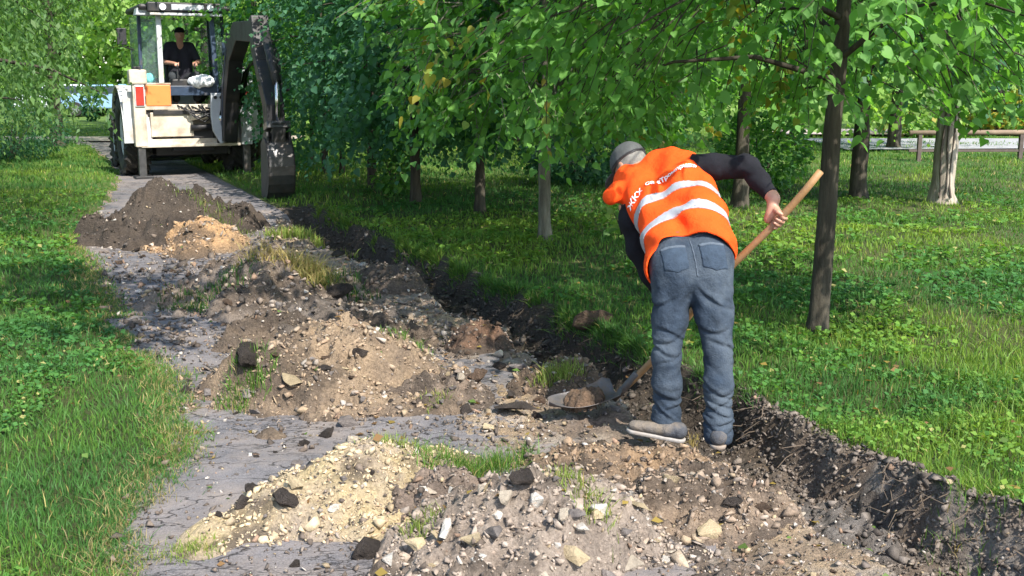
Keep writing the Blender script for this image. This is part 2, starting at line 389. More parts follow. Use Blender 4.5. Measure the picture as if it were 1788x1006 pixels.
# ------------------------------------------------------------------ stones
def hull_mesh(seed, flat=1.0, n=14, jag=.25):
    r = np.random.default_rng(seed); bm = bmesh.new()
    P = r.normal(size=(n, 3)); P /= np.linalg.norm(P, axis=1)[:, None]; P *= (1 - jag * r.random((n, 1))); P[:, 2] *= flat
    for p in P: bm.verts.new(p)
    bmesh.ops.convex_hull(bm, input=bm.verts); 
    for v in [v for v in bm.verts if not v.link_faces]: bm.verts.remove(v)
    bmesh.ops.triangulate(bm, faces=bm.faces)
    bm.verts.index_update()
    V = np.array([v.co[:] for v in bm.verts]); T = np.array([[v.index for v in f.verts] for f in bm.faces]); bm.free(); return V, T
STONES = [hull_mesh(k + 40, f, 9, .5) for k, f in enumerate([.7, .6, .8, .45, .7, .9, .55, .75])]
def rot_mats(n, r, tilt=.5):
    a = r.random(n) * 2 * np.pi; b = r.normal(size=n) * tilt; c = r.normal(size=n) * tilt
    ca, sa, cb, sb, cc_, sc_ = np.cos(a), np.sin(a), np.cos(b), np.sin(b), np.cos(c), np.sin(c)
    Z = np.zeros(n); O = np.ones(n)
    Ra = np.stack([ca, -sa, Z, sa, ca, Z, Z, Z, O], -1).reshape(n, 3, 3)
    Rb = np.stack([O, Z, Z, Z, cb, -sb, Z, sb, cb], -1).reshape(n, 3, 3)
    Rc = np.stack([cc_, Z, sc_, Z, O, Z, -sc_, Z, cc_], -1).reshape(n, 3, 3)
    return Ra @ Rb @ Rc
def scatter_stones(name, P, size, cols, r, parent=None, **props):
    """P (n,3) points, size (n,), cols (n,3) -> one stuff mesh"""
    Vs, Ts, Cs = [], [], []; off = 0
    which = r.integers(0, len(STONES), len(P)); RM = rot_mats(len(P), r)
    for k, (V, T) in enumerate(STONES):
        idx = np.where(which == k)[0]
        if not len(idx): continue
        sc = size[idx, None] * (1 + .35 * r.normal(size=(len(idx), 3)).clip(-1.5, 1.5))
        VV = np.einsum('nij,nvj->nvi', RM[idx], V[None] * sc[:, None, :]) + P[idx, None, :]
        TT = T[None] + (np.arange(len(idx)) * len(V))[:, None, None] + off
        Vs.append(VV.reshape(-1, 3)); Ts.append(TT.reshape(-1, 3)); Cs.append(np.repeat(cols[idx], len(V), 0)); off += len(idx) * len(V)
    me = mesh_np(name, np.concatenate(Vs), [np.concatenate(Ts)]); attr(me, 'col', np.concatenate(Cs), 'COLOR')
    return link(name, me, M['stone'], parent, kind='stuff', **props)
CP_STONE = np.array([[.36, .30, .25], [.25, .205, .17], [.40, .31, .20], [.17, .14, .12], [.30, .20, .14], [.50, .45, .40], [.09, .075, .065]])

# ------------------------------------------------------------------ heaps
for hp in HEAPS:
    m_ = max(hp['ra'], hp['rb']) * 1.35; n = int(min(140, 2 * m_ / (.010 if hp['y'] < 7 else .016)))
    g = np.linspace(-m_, m_, n); gx, gy = np.meshgrid(g, g); x = gx + hp['x']; y = gy + hp['y']
    h, k = heap_part(hp, x, y); z = ground_h(x, y) + np.where(k > 0, h, 0) - np.where(k <= 0.002, .03, 0)
    keep = k > 0
    kq = keep[:-1, :-1] | keep[1:, :-1] | keep[:-1, 1:] | keep[1:, 1:]
    i = (np.arange(n - 1)[:, None] * n + np.arange(n - 1)[None])[kq]
    V = np.stack([x, y, z], -1).reshape(-1, 3); Q = np.stack([i, i + 1, i + n + 1, i + n], 1)
    used = np.unique(Q); rm = np.zeros(len(V), int); rm[used] = np.arange(len(used)); V = V[used]; Q = rm[Q]
    hp_loc = np.array([hp['x'], hp['y'], 0.0])
    me = mesh_np('soil_heap', V - hp_loc, [Q], True)
    sd_ = hp['seed']; n1 = fbm(V[:, 0] * 5, V[:, 1] * 5, V[:, 2] * 5, seed=sd_ + 7); n2 = fbm(V[:, 0] * 22, V[:, 1] * 22, V[:, 2] * 22, seed=sd_ + 8, oct=2)
    a, b = np.array(hp['col']), np.array(hp['col2']); kk = np.clip(.35 + .6 * n1 + .35 * n2, 0, 1)[:, None]
    kk = np.maximum(kk, np.clip(1.3 - 6 * k.reshape(-1)[used], 0, 1)[:, None] * .8)
    colr = a + (b - a) * kk; n3 = fbm(V[:, 0] * 3.1, V[:, 1] * 3.1, V[:, 2] * 6, seed=sd_ + 12, oct=5); kd = sstep(-.02, .42, n3)[:, None] * .75; colr = colr * (1 - kd) + np.array([.085, .066, .052]) * kd
    attr(me, 'col', colr, 'COLOR')
    ob = link('soil_heap', me, M['earth'], loc=tuple(hp_loc), label=hp['label'], category='soil heap', group='heaps of dug soil along the path')
    r = np.random.default_rng(sd_)
    ng = int((3000 if hp['gravel'] else 1500) * hp['ra'] * hp['rb'] * (3.2 if hp['y'] < 5 else 2.4 if hp['y'] < 7 else 1.0)) + 40
    rr = np.sqrt(r.random(ng * 2)) * 1.15; an = r.random(ng * 2) * 2 * np.pi
    u, v = rr * np.cos(an) * hp['ra'], rr * np.sin(an) * hp['rb']; c, s = math.cos(hp['rot'] + TH), math.sin(hp['rot'] + TH)
    X = hp['x'] + u * c - v * s; Y = hp['y'] + u * s + v * c; hh, k2 = heap_part(hp, X, Y)
    ok = (k2 > .004) & (k2 < .95); X, Y, hh, k2 = X[ok][:ng], Y[ok][:ng], hh[ok][:ng], k2[ok][:ng]
    size = (.0042 + .011 * r.random(len(X)) ** 4 + .026 * r.random(len(X)) ** 14) * (1.2 - k2 * .4) * (1.3 if hp['y'] > 7 else 1) 
    P = np.stack([X, Y, ground_h(X, Y) + hh + size * .25], -1) - hp_loc
    mixk = r.random((len(X), 1)); mixk = mixk ** 1.5; mixk = mixk ** 2; base = (a * .55 + b * .45) * (.85 + .45 * r.random((len(X), 1))) * (1 - mixk * .6) + CP_STONE[r.integers(0, 7, len(X))] * mixk * .7
    if not hp['gravel']: base = (b * .6 + a * .4) * (.6 + 1.3 * r.random((len(X), 1)) ** 2)
    scatter_stones('gravel', P, size, base, r, ob)

# loose gravel over the dug strip and the dusty path
r = np.random.default_rng(91)
NG = 17000
lt = np.exp(r.uniform(math.log(2.6), math.log(15), NG * 2)); S_ = lt; C_ = r.uniform(.5, 3.5, NG * 2)
wgt = np.where(C_ > 1.9, 1, .5) ; wgt = wgt * (.5 + .5 * np.clip(1 + 1.5 * fbm(C_ * 2, S_ * 2, seed=61), 0, 2))
ok = r.random(NG * 2) < wgt; C_, S_ = C_[ok][:NG], S_[ok][:NG]
ok = C_ > edge_left(S_) + .02; C_, S_ = C_[ok], S_[ok]
X, Y = xy(C_, S_); size = (.0038 + .009 * r.random(len(X)) ** 3 + .018 * r.random(len(X)) ** 10) * np.clip(S_ / 4.5, 1, 1.8)
cols = CP_STONE[r.integers(0, 7, len(X))] * (.6 + .5 * r.random((len(X), 1)))
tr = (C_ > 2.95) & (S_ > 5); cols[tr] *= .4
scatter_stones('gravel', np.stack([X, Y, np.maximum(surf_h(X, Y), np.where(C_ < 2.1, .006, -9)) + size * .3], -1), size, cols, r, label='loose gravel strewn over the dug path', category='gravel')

# ------------------------------------------------------------------ single stones, clods and broken asphalt
ROCKMESH = {}
def rock_mesh(kind, k):
    key = (kind, k)
    if key in ROCKMESH: return ROCKMESH[key]
    bm = bmesh.new(); r = np.random.default_rng(500 + k * 7 + len(kind))
    n = 10 if kind != 'clod' else 20
    P = r.normal(size=(n, 3)); P /= np.linalg.norm(P, axis=1)[:, None]; P *= (1 - .48 * r.random((n, 1)))
    P[:, 2] *= {'stone': .62, 'clod': .62, 'slab': .30}[kind]; P[:, 1] *= .75
    for p in P: bm.verts.new(p)
    bmesh.ops.convex_hull(bm, input=bm.verts)
    for v in [v for v in bm.verts if not v.link_faces]: bm.verts.remove(v)
    bmesh.ops.dissolve_limit(bm, angle_limit=R(10), verts=bm.verts, edges=bm.edges)
    bmesh.ops.bevel(bm, geom=list(bm.edges), offset=.03, segments=1, affect='EDGES')
    bmesh.ops.triangulate(bm, faces=bm.faces)
    bmesh.ops.subdivide_edges(bm, edges=[e for e in bm.edges if e.calc_length() > .35], cuts=2, use_grid_fill=True)
    bmesh.ops.triangulate(bm, faces=bm.faces)
    for v in bm.verts:
        a = {'stone': .035, 'clod': .12, 'slab': .03}[kind]
        n_ = v.co.normalized(); v.co += n_ * float(a * (vnoise(v.co.x * 3 + k, v.co.y * 3, v.co.z * 3, seed=k) + .6 * vnoise(v.co.x * 8, v.co.y * 8 + k, v.co.z * 8, seed=k + 2)))
    me = bpy.data.meshes.new(kind); bm.to_mesh(me); bm.free()
    if kind == 'clod': me.polygons.foreach_set('use_smooth', np.ones(len(me.polygons), bool))
    ROCKMESH[key] = me; return me
def rockmat(name, col, col2, bs=.6, sc=9):
    m, t, b = newmat(name); co = coordn(t); oi = N(t, 'ObjectInfo')
    vm = t.nodes.new('ShaderNodeVectorMath'); vm.operation = 'ADD'; t.links.new(co, vm.inputs[0])
    cx = N(t, 'CombineXYZ'); t.links.new(mathn(t, 'MULTIPLY', oi.outputs['Random'], 37.0), cx.inputs[0]); t.links.new(cx.outputs[0], vm.inputs[1])
    c = ramp(t, noise(t, vm.outputs[0], 1.6, 9, .7), [(.3, col2), (.65, col)])
    k = mathn(t, 'ADD', mathn(t, 'MULTIPLY', oi.outputs['Random'], .5), .75)
    cc_ = N(t, 'CombineXYZ'); [t.links.new(k, cc_.inputs[i]) for i in range(3)]
    c = mixc(t, 1.0, c, cc_.outputs[0], 'MULTIPLY'); t.links.new(c, b.inputs['Base Color'])
    b.inputs['Roughness'].default_value = .92; b.inputs['Specular IOR Level'].default_value = .2
    bump(t, b, noise(t, vm.outputs[0], sc, 8, .7), bs, .12); return m
RM = {'pale': rockmat('limestone', (.50, .43, .34), (.28, .235, .19)), 'dark': rockmat('dark_clod', (.10, .082, .072), (.035, .028, .024), .9),
      'grey': rockmat('grey_stone', (.24, .21, .195), (.11, .095, .09)), 'yellow': rockmat('yellow_stone', (.46, .37, .235), (.30, .235, .15)),
      'brown': rockmat('brown_clod', (.20, .135, .095), (.08, .055, .04), .9), 'white': rockmat('white_stone', (.66, .62, .56), (.42, .38, .33))}
def put_rock(name, kind, mk, k, x, y, s, label, group=None, sink=.35, tilt=.3, z=None, cat='stone', rz=None, sxy=(1, 1)):
    rr = random.Random(k * 13 + int(x * 1000))
    me = rock_mesh(kind, k % 7)
    key = (me.name, mk)
    if key not in ROCKMESH:
        m2 = me.copy(); m2.materials.append(RM[mk]); ROCKMESH[key] = m2
    o = bpy.data.objects.new(name, ROCKMESH[key]); SC.collection.objects.link(o)
    zz = float(surf_h(np.array([x]), np.array([y]))[0]) if z is None else z
    zz = max(zz, 0.004) if cs(x, y)[0] < 2.1 else zz
    o.location = (x, y, zz + s * {'stone': .6, 'clod': .6, 'slab': .3}[kind] * (1 - 2 * sink))
    o.scale = (s * sxy[0], s * sxy[1], s); o.rotation_euler = (rr.gauss(0, tilt), rr.gauss(0, tilt), rr.random() * 6.28 if rz is None else rz)
    o['label'] = label; o['category'] = cat
    if group: o['group'] = group
    return o
# singled-out pieces: (px, py, size px half-width, kind, material, name, label)
SPECIAL = [
 (431, 628, 30, 'clod', 'dark', 'soil_clod', 'big dark soil clod in the shade at the left foot of the broad tan heap'),
 (511, 665, 22, 'slab', 'yellow', 'limestone_lump', 'flat pale yellow stone on the left slope of the broad tan heap'),
 (545, 775, 0, 'stone', 'dark', '', ''),
 (516, 809, 17, 'stone', 'grey', 'asphalt_chunk', 'dark squarish asphalt chunk alone on the path left of the yellow gravel'),
 (413, 768, 9, 'stone', 'grey', 'asphalt_chunk', 'small grey chunk standing alone on bare asphalt near the left lawn'),
 (570, 760, 16, 'clod', 'dark', 'soil_clod', 'dark rounded clod on the asphalt just below the broad tan heap'),
 (528, 775, 20, 'slab', 'dark', 'asphalt_chunk', 'thin dark broken asphalt strip lying below the broad tan heap'),
 (606, 742, 24, 'stone', 'grey', 'grey_stone', 'purplish-grey angular stone at the bottom edge of the broad tan heap'),
 (612, 768, 18, 'stone', 'pale', 'limestone_lump', 'pale lump just in front of the purplish-grey angular stone'),
 (893, 690, 14, 'stone', 'dark', 'asphalt_chunk', 'dark cubic asphalt block standing on a flat slab left of the shovel'),
 (900, 711, 34, 'slab', 'dark', 'asphalt_slab', 'flat dark asphalt slab under the cubic block left of the shovel'),
 (940, 700, 14, 'stone', 'brown', 'soil_clod', 'brown clod touching the tip of the shovel blade'),
 (862, 690, 0, 'stone', 'dark', '', ''),
 (810, 715, 22, 'slab', 'dark', 'asphalt_chunk', 'low dark flat chunk between the tan heap and the cubic block'),
 (852, 749, 16, 'stone', 'yellow', 'limestone_lump', 'rounded yellowish stone below the flat dark asphalt slab'),
 (1242, 927, 32, 'stone', 'yellow', 'yellow_stone', 'bright yellow stone lying in the grey soil right of the rubble heap'),
 (1328, 890, 16, 'stone', 'brown', 'soil_clod', 'orange-brown clod at the edge of the dark damp hollow'),
 (1412, 945, 9, 'stone', 'dark', 'soil_clod', 'small round dark clod on pale sandy soil near the bottom right'),
 (1270, 880, 30, 'slab', 'dark', 'soil_clod', 'black wet flat clod in front of the worker\'s right shoe'),
 (940, 880, 26, 'stone', 'white', 'limestone_lump', 'tall pale limestone lump leaning on top of the rubble heap'),
 (1000, 965, 34, 'slab', 'yellow', 'limestone_lump', 'large pale yellow upright stone on the front of the rubble heap'),
 (985, 905, 22, 'stone', 'pale', 'limestone_lump', 'pinkish tilted stone high on the right side of the rubble heap'),
 (1105, 985, 24, 'stone', 'pale', 'limestone_lump', 'square pale block at the bottom right of the rubble heap'),
 (778, 925, 24, 'stone', 'white', 'white_stone', 'white greenish boulder at the lower end of the long grass tuft'),
 (915, 850, 26, 'clod', 'dark', 'soil_clod', 'purple-black clod behind the top of the rubble heap'),
 (870, 900, 14, 'stone', 'white', 'white_stone', 'small bright white stone left of the leaning limestone lump'),
 (868, 935, 26, 'stone', 'grey', 'grey_stone', 'pinkish-grey rounded boulder low on the left of the rubble heap'),
 (640, 965, 34, 'clod', 'dark', 'soil_clod', 'dark purplish clod in front of the yellow gravel heap'),
 (680, 985, 18, 'stone', 'white', 'white_stone', 'white wedge-shaped stone at the bottom edge beside the purplish clod'),
 (520, 850, 22, 'stone', 'yellow', 'limestone_lump', 'pale yellow stone at the upper left end of the yellow gravel heap'),
 (585, 888, 14, 'stone', 'white', 'white_stone', 'white flat stone on the front slope of the yellow gravel heap'),
 (500, 880, 24, 'clod', 'dark', 'soil_clod', 'dark clod on the left flank of the yellow gravel heap'),
 (440, 858, 16, 'clod', 'dark', 'soil_clod', 'dark clod loose on the path, uppermost of the three by the yellow gravel'),
 (425, 884, 15, 'clod', 'dark', 'soil_clod', 'dark clod loose on the path, lowest of the three by the yellow gravel'),
 (520, 990, 16, 'stone', 'dark', 'asphalt_chunk', 'dark chunk on the path at the bottom edge below the yellow gravel'),
 (1035, 560, 30, 'clod', 'brown', 'soil_clod', 'brown sod clod caught on the shaded trench bank'),
 (905, 640, 24, 'slab', 'grey', 'grey_stone', 'flat greenish-grey stone beside the trench above the pale grass tuft'),
 (872, 642, 12, 'clod', 'dark', 'soil_clod', 'small black clod left of the flat greenish-grey stone'),
 (590, 515, 26, 'clod', 'dark', 'soil_clod', 'dark grassy sod clod right of the heap with the drooping dry grass'),
 (365, 690, 13, 'stone', 'grey', 'grey_stone', 'grey stone at the lawn side of the clods in the path shade'),
 (238, 438, 12, 'slab', 'dark', 'soil_clod', 'flat dark clod left in front of the tall dark heap'),
]
for i, (px, py, sz, kind, mk, nm, lab) in enumerate(SPECIAL):
    if not sz: continue
    x, y = PG(px, py + sz * .5)
    # on a heap the surface is nearer: walk the view ray to the surface
    tt = np.arange(3.2, 14, .02); PP = np.array([W(px, py + sz * .25, t_) for t_ in tt])
    hit = np.argmax(PP[:, 2] < surf_h(PP[:, 0], PP[:, 1])); t = tt[hit]; P = PP[hit]
    put_rock(nm, kind, mk, i, P[0], P[1], sz / F * t * 1.4, lab, sink=.36, tilt=.25 if kind == 'slab' else .4, cat='soil clod' if 'clod' in nm else 'stone')
# the rest: grouped kinds
ANCH = []
for hp, nm in zip(HEAPS, ('tall dark heap', 'small ochre heap', 'pinkish-brown grassy heap', 'broad tan heap', 'yellow gravel heap', 'pale rubble heap', 'orange-tan ridge', 'dark clod mound', 'reddish-brown mound', 'grey-brown roadside mound',
                           'mound behind the shovel', 'grey mound on the lip', 'band of dark sods', 'grey-brown rubble', 'brown soil beside the trench', 'stony brown rise', 'low dark rise')): ANCH.append((hp['x'], hp['y'], nm, .75 * min(hp['ra'], hp['rb'])))
for px_, py_, nm in ((431, 622, 'big shaded clod'), (511, 665, 'flat yellow stone'), (516, 809, 'squarish asphalt chunk'), (570, 760, 'rounded clod'), (606, 742, 'purplish-grey stone'), (893, 690, 'cubic asphalt block'), (852, 749, 'rounded yellowish stone'),
                     (1242, 927, 'bright yellow stone'), (1412, 945, 'small round clod'), (940, 880, 'tall leaning lump'), (778, 925, 'white-green boulder'), (915, 850, 'purple-black clod'), (640, 965, 'dark purplish clod'), (905, 640, 'greenish flat stone'), (835, 835, 'long grass tuft'),
                     (432, 690, 'tan heap\'s green tuft'), (975, 655, 'round pale tuft'), (690, 772, 'yellowish tuft'), (1015, 700, 'shovel blade'), (1140, 760, 'worker\'s left shoe')):
    q_ = PG(px_, py_); ANCH.append((q_[0], q_[1], nm, 0))
LABELS = {}
def finish_labels():
    for key, items in LABELS.items():
        items.sort(key=lambda e: e[0])
        for i, (d, o) in enumerate(items):
            w_, dr, an = key
            if len(items) > 1 and len(f'{w_} {dr} the {an}'.split()) > 14: w_ = w_.replace('crumbly ', '').replace('angular ', '').replace(' stone', ' rock') if 'flat' not in w_ else w_.replace('medium-sized ', 'mid-sized ')
            if len(items) == 1: o['label'] = f'{w_} {dr} the {an}'
            else: o['label'] = f"{w_} {dr} the {an}, {['nearest', 'second nearest', 'third nearest', 'fourth nearest', 'fifth nearest', 'sixth nearest', 'seventh nearest', 'eighth nearest', 'ninth nearest', 'tenth nearest', 'eleventh nearest', 'farthest'][min(i, 11)]}"
def auto_label(o, kind, mk, sz, x, y, smin, smax):
    a = min(ANCH, key=lambda e: math.hypot(e[0] - x, e[1] - y)); d = math.hypot(a[0] - x, a[1] - y)
    if a[3] and d < a[3]: dr = 'on'
    else: dr = ('beyond' if y > a[1] else 'in front of') if abs(y - a[1]) > abs(x - a[0]) else ('right of' if x > a[0] else 'left of')
    f = (sz - smin) / (smax - smin); size = 'tiny' if f < .08 else 'small' if f < .3 else 'medium-sized' if f < .6 else 'large'
    w_ = f"{size} {dict(dark='blackish', grey='grey', brown='brown', pale='pale', white='whitish', yellow='yellowish')[mk]} {dict(stone='angular stone', clod='crumbly clod', slab='flat stone')[kind]}"
    LABELS.setdefault((w_, dr, a[2]), []).append((d, o))
def scatter_group(n, name, label, group, kinds, mats, region, smin, smax, seed, cat, grade=1.0):
    r = random.Random(seed); k = 0; tries = 0
    while k < n and tries < n * 40:
        tries += 1
        px = r.uniform(region[0], region[2]); py = r.uniform(region[1], region[3])
        P = G(px, py)
        c, s = cs(P[0], P[1])
        if c < edge_left(s) + .05 or c > 3.4: continue
        t = P[1]; sz = (smin + (smax - smin) * r.random() ** 2.5)
        kd, mk = r.choice(kinds), r.choice(mats); o = put_rock(name, kd, mk, r.randrange(99), P[0], P[1], sz, label, group, sink=.3, cat=cat); auto_label(o, kd, mk, sz, P[0], P[1], smin, smax); k += 1
scatter_group(26, 'soil_clod', 'dark clod or asphalt crumb loose on the shaded left half of the path', 'dark clods on the left half of the path', ['clod', 'stone', 'slab'], ['dark', 'grey'], (290, 640, 500, 740), .02, .055, 1, 'soil clod')
scatter_group(42, 'soil_clod', 'small dark clod on the asphalt around the yellow gravel heap', 'small clods round the yellow gravel', ['clod', 'stone'], ['dark', 'grey'], (380, 760, 660, 960), .010, .032, 2, 'soil clod')
scatter_group(34, 'soil_clod', 'dark clod lying between the tall dark heap and the ochre heap\'s foot', 'clods round the far heaps', ['clod', 'stone'], ['dark', 'grey', 'brown'], (190, 400, 450, 490), .03, .07, 3, 'soil clod')
scatter_group(75, 'grey_stone', 'grey or brown stone in the broken strip between the heaps and the trench', 'stones between the heaps and the trench', ['stone', 'clod', 'slab'], ['grey', 'dark', 'brown', 'pale'], (540, 430, 960, 720), .025, .085, 4, 'stone')
scatter_group(75, 'limestone_lump', 'pale limestone lump of the foreground rubble heap', 'limestone lumps in the rubble heap', ['stone', 'slab'], ['pale', 'white', 'yellow', 'grey'], (720, 870, 1180, 1060), .025, .085, 5, 'stone')
scatter_group(55, 'limestone_lump', 'stone embedded in the broad tan heap', 'stones in the broad tan heap', ['stone', 'slab'], ['pale', 'yellow', 'brown', 'grey'], (430, 610, 790, 770), .02, .06, 6, 'stone')
scatter_group(40, 'grey_stone', 'stone half buried in the dug soil between rubble heap and trench', 'stones in the dug foreground soil', ['stone', 'slab', 'clod'], ['grey', 'pale', 'brown', 'dark', 'yellow'], (1050, 760, 1700, 1030), .012, .038, 7, 'stone')
scatter_group(30, 'limestone_lump', 'stone on the pinkish-brown heap with dry grass', 'stones on the pinkish-brown heap', ['stone', 'clod'], ['pale', 'grey', 'brown', 'dark'], (330, 500, 560, 600), .025, .06, 8, 'stone')
scatter_group(26, 'soil_clod', 'dark clod along the bottom of the trench', 'clods in the trench', ['clod'], ['dark', 'brown', 'grey'], (900, 600, 1120, 730), .02, .05, 9, 'soil clod')

finish_labels()
r = np.random.default_rng(97); n = 9000; S_ = np.exp(r.uniform(math.log(2.3), math.log(14), n)); C_ = r.uniform(.1, 2.4, n); X, Y = xy(C_, S_)
el_ = edge_left(S_); ok = (C_ > el_ - .05) & (r.random(n) < .25 + .9 * np.clip(fbm(X * 1.6, Y * 1.6, seed=98), 0, 1) + .6 * (C_ < el_ + .15)); X, Y, S_ = X[ok], Y[ok], S_[ok]
size = (.005 + .013 * r.random(len(X)) ** 3 + .02 * r.random(len(X)) ** 12) * np.clip(S_ / 4.5, 1, 1.8); k = r.random((len(X), 1))
scatter_stones('crumbs', np.stack([X, Y, np.maximum(surf_h(X, Y), .006) + size * .3], -1), size, np.array([.07, .056, .047]) * (1 - k) + np.array([.19, .15, .12]) * k, r, label='dark earth crumbs trodden over the old asphalt', category='earth crumbs')
# crumbs of earth clinging to the cut bank and lying in the trench
r = np.random.default_rng(95); n = 20000
S_ = np.exp(r.uniform(math.log(1.3), math.log(14), n)); S_[:8000] = r.uniform(1.2, 4.8, 8000); eb = edge_bank(S_); C_ = eb + .06 - np.abs(r.normal(size=n)) * .22; X, Y = xy(C_, S_)
ok = vnoise(X * 5, Y * 5, seed=96) > -.75; X, Y, S_, C_, eb = X[ok], Y[ok], S_[ok], C_[ok], eb[ok]
size = (.004 + .010 * r.random(len(X)) ** 3 + .022 * r.random(len(X)) ** 10) * np.clip(S_ / 4.5, 1, 1.7)
k = r.random((len(X), 1)); cols = np.array([.05, .041, .034]) * (1 - k) + np.array([.15, .125, .105]) * k; size = size * np.where((C_ > eb - .03) & (S_ > 4.6), .55, 1.0); nr = (S_ < 4.5)[:, None]; cols = np.where(nr, cols * 1.45, cols * .9)
scatter_stones('clods', np.stack([X, Y, ground_h(X, Y) + size * .35], -1), size, cols, r, label='crumbs of dark earth on the cut bank of the trench', category='earth crumbs')
# ------------------------------------------------------------------ trees
LEAF_V = {
 # (along, across, up) outlines; quads
 'lime': (np.array([[0, 0, 0], [-.03, -.24, .03], [.14, -.43, .09], [.42, -.45, .11], [.74, -.26, .05], [1.10, 0, -.12], [.45, 0, 0], [-.03, .24, .03], [.14, .43, .09], [.42, .45, .11], [.74, .26, .05]]), None),
 'far': (np.array([[0, 0, 0], [.45, -.42, .1], [1.0, 0, -.05], [.45, .42, .1]]), np.array([[0, 3, 2, 1]])),
 'ash': (np.array([[0, 0, 0], [.4, -.20, .04], [1.0, 0, -.08], [.4, .20, .04]]), np.array([[0, 3, 2, 1]])),
}
def leaves_mesh(name, P, D, Nn, size, cols, kind):
    """P base points, D leaf direction, Nn leaf normal, all (n,3)"""
    V, Q = LEAF_V[kind]; n = len(P)
    D = D / np.linalg.norm(D, axis=1)[:, None]; X = np.cross(D, Nn); X /= (np.linalg.norm(X, axis=1)[:, None] + 1e-9); Z = np.cross(X, D)
    VV = P[:, None, :] + size[:, None, None] * (V[None, :, 0, None] * D[:, None] + V[None, :, 1, None] * X[:, None] + V[None, :, 2, None] * Z[:, None])
    off = (np.arange(n) * len(V))[:, None, None]
    if kind == 'lime':
        q = np.array([[0, 6, 2, 1], [6, 4, 3, 2], [0, 7, 8, 6], [6, 8, 9, 10]]); tt = np.array([[6, 5, 4], [6, 10, 5]])
        fs = [(q[None] + off).reshape(-1, 4), (tt[None] + off).reshape(-1, 3)]
    else: fs = [(Q[None] + off).reshape(-1, 4)]
    me = mesh_np(name, VV.reshape(-1, 3), fs, False); attr(me, 'col', np.repeat(cols, len(V), 0), 'COLOR'); return me
def bark(name, col, col2, sc=14, bs=.8):
    m, t, b = newmat(name); co = coordn(t); mp = N(t, 'Mapping'); mp.inputs['Scale'].default_value = (1, 1, .16); t.links.new(co, mp.inputs[0])
    f = noise(t, mp.outputs[0], sc, 8, .7); t.links.new(ramp(t, f, [(.35, col2), (.65, col)]), b.inputs['Base Color'])
    b.inputs['Roughness'].default_value = .95; b.inputs['Specular IOR Level'].default_value = .15; bump(t, b, f, bs, .03); return m
M['bark'] = bark('bark', (.085, .075, .058), (.03, .026, .02)); M['bark_pale'] = bark('pale_bark', (.44, .385, .32), (.18, .15, .12), 7, 1.0)
M['bark_grey'] = bark('grey_bark', (.20, .19, .15), (.08, .07, .055))
GREENS = {'lime': [(.115, .27, .065), (.17, .36, .070), (.085, .21, .075)], 'deep': [(.050, .150, .080), (.080, .200, .095), (.038, .115, .070)],
          'pale': [(.21, .37, .08), (.28, .41, .11), (.15, .29, .08)], 'ash': [(.085, .180, .055), (.135, .235, .060), (.050, .130, .060)]}
ROW = 'row of young lime trees along the trench'; LG = 'feathery ash trees on the left lawn'
def clear_right(X, Y, Z):   # boughs cut back over the excavator's working strip
    c, s = cs(X, Y); return ~((c < 3.5) & (s > 9.5) & (Z < 2.75 + .5 * vnoise(X * 2, Y * 2, seed=71)))
def clear_left(X, Y, Z):
    c, s = cs(X, Y); return ~((c > .75 + .35 * vnoise(Z * 2, Y, seed=72)) & (Z < 3.6)) & ~((c > -.6) & (Z < 1.5))

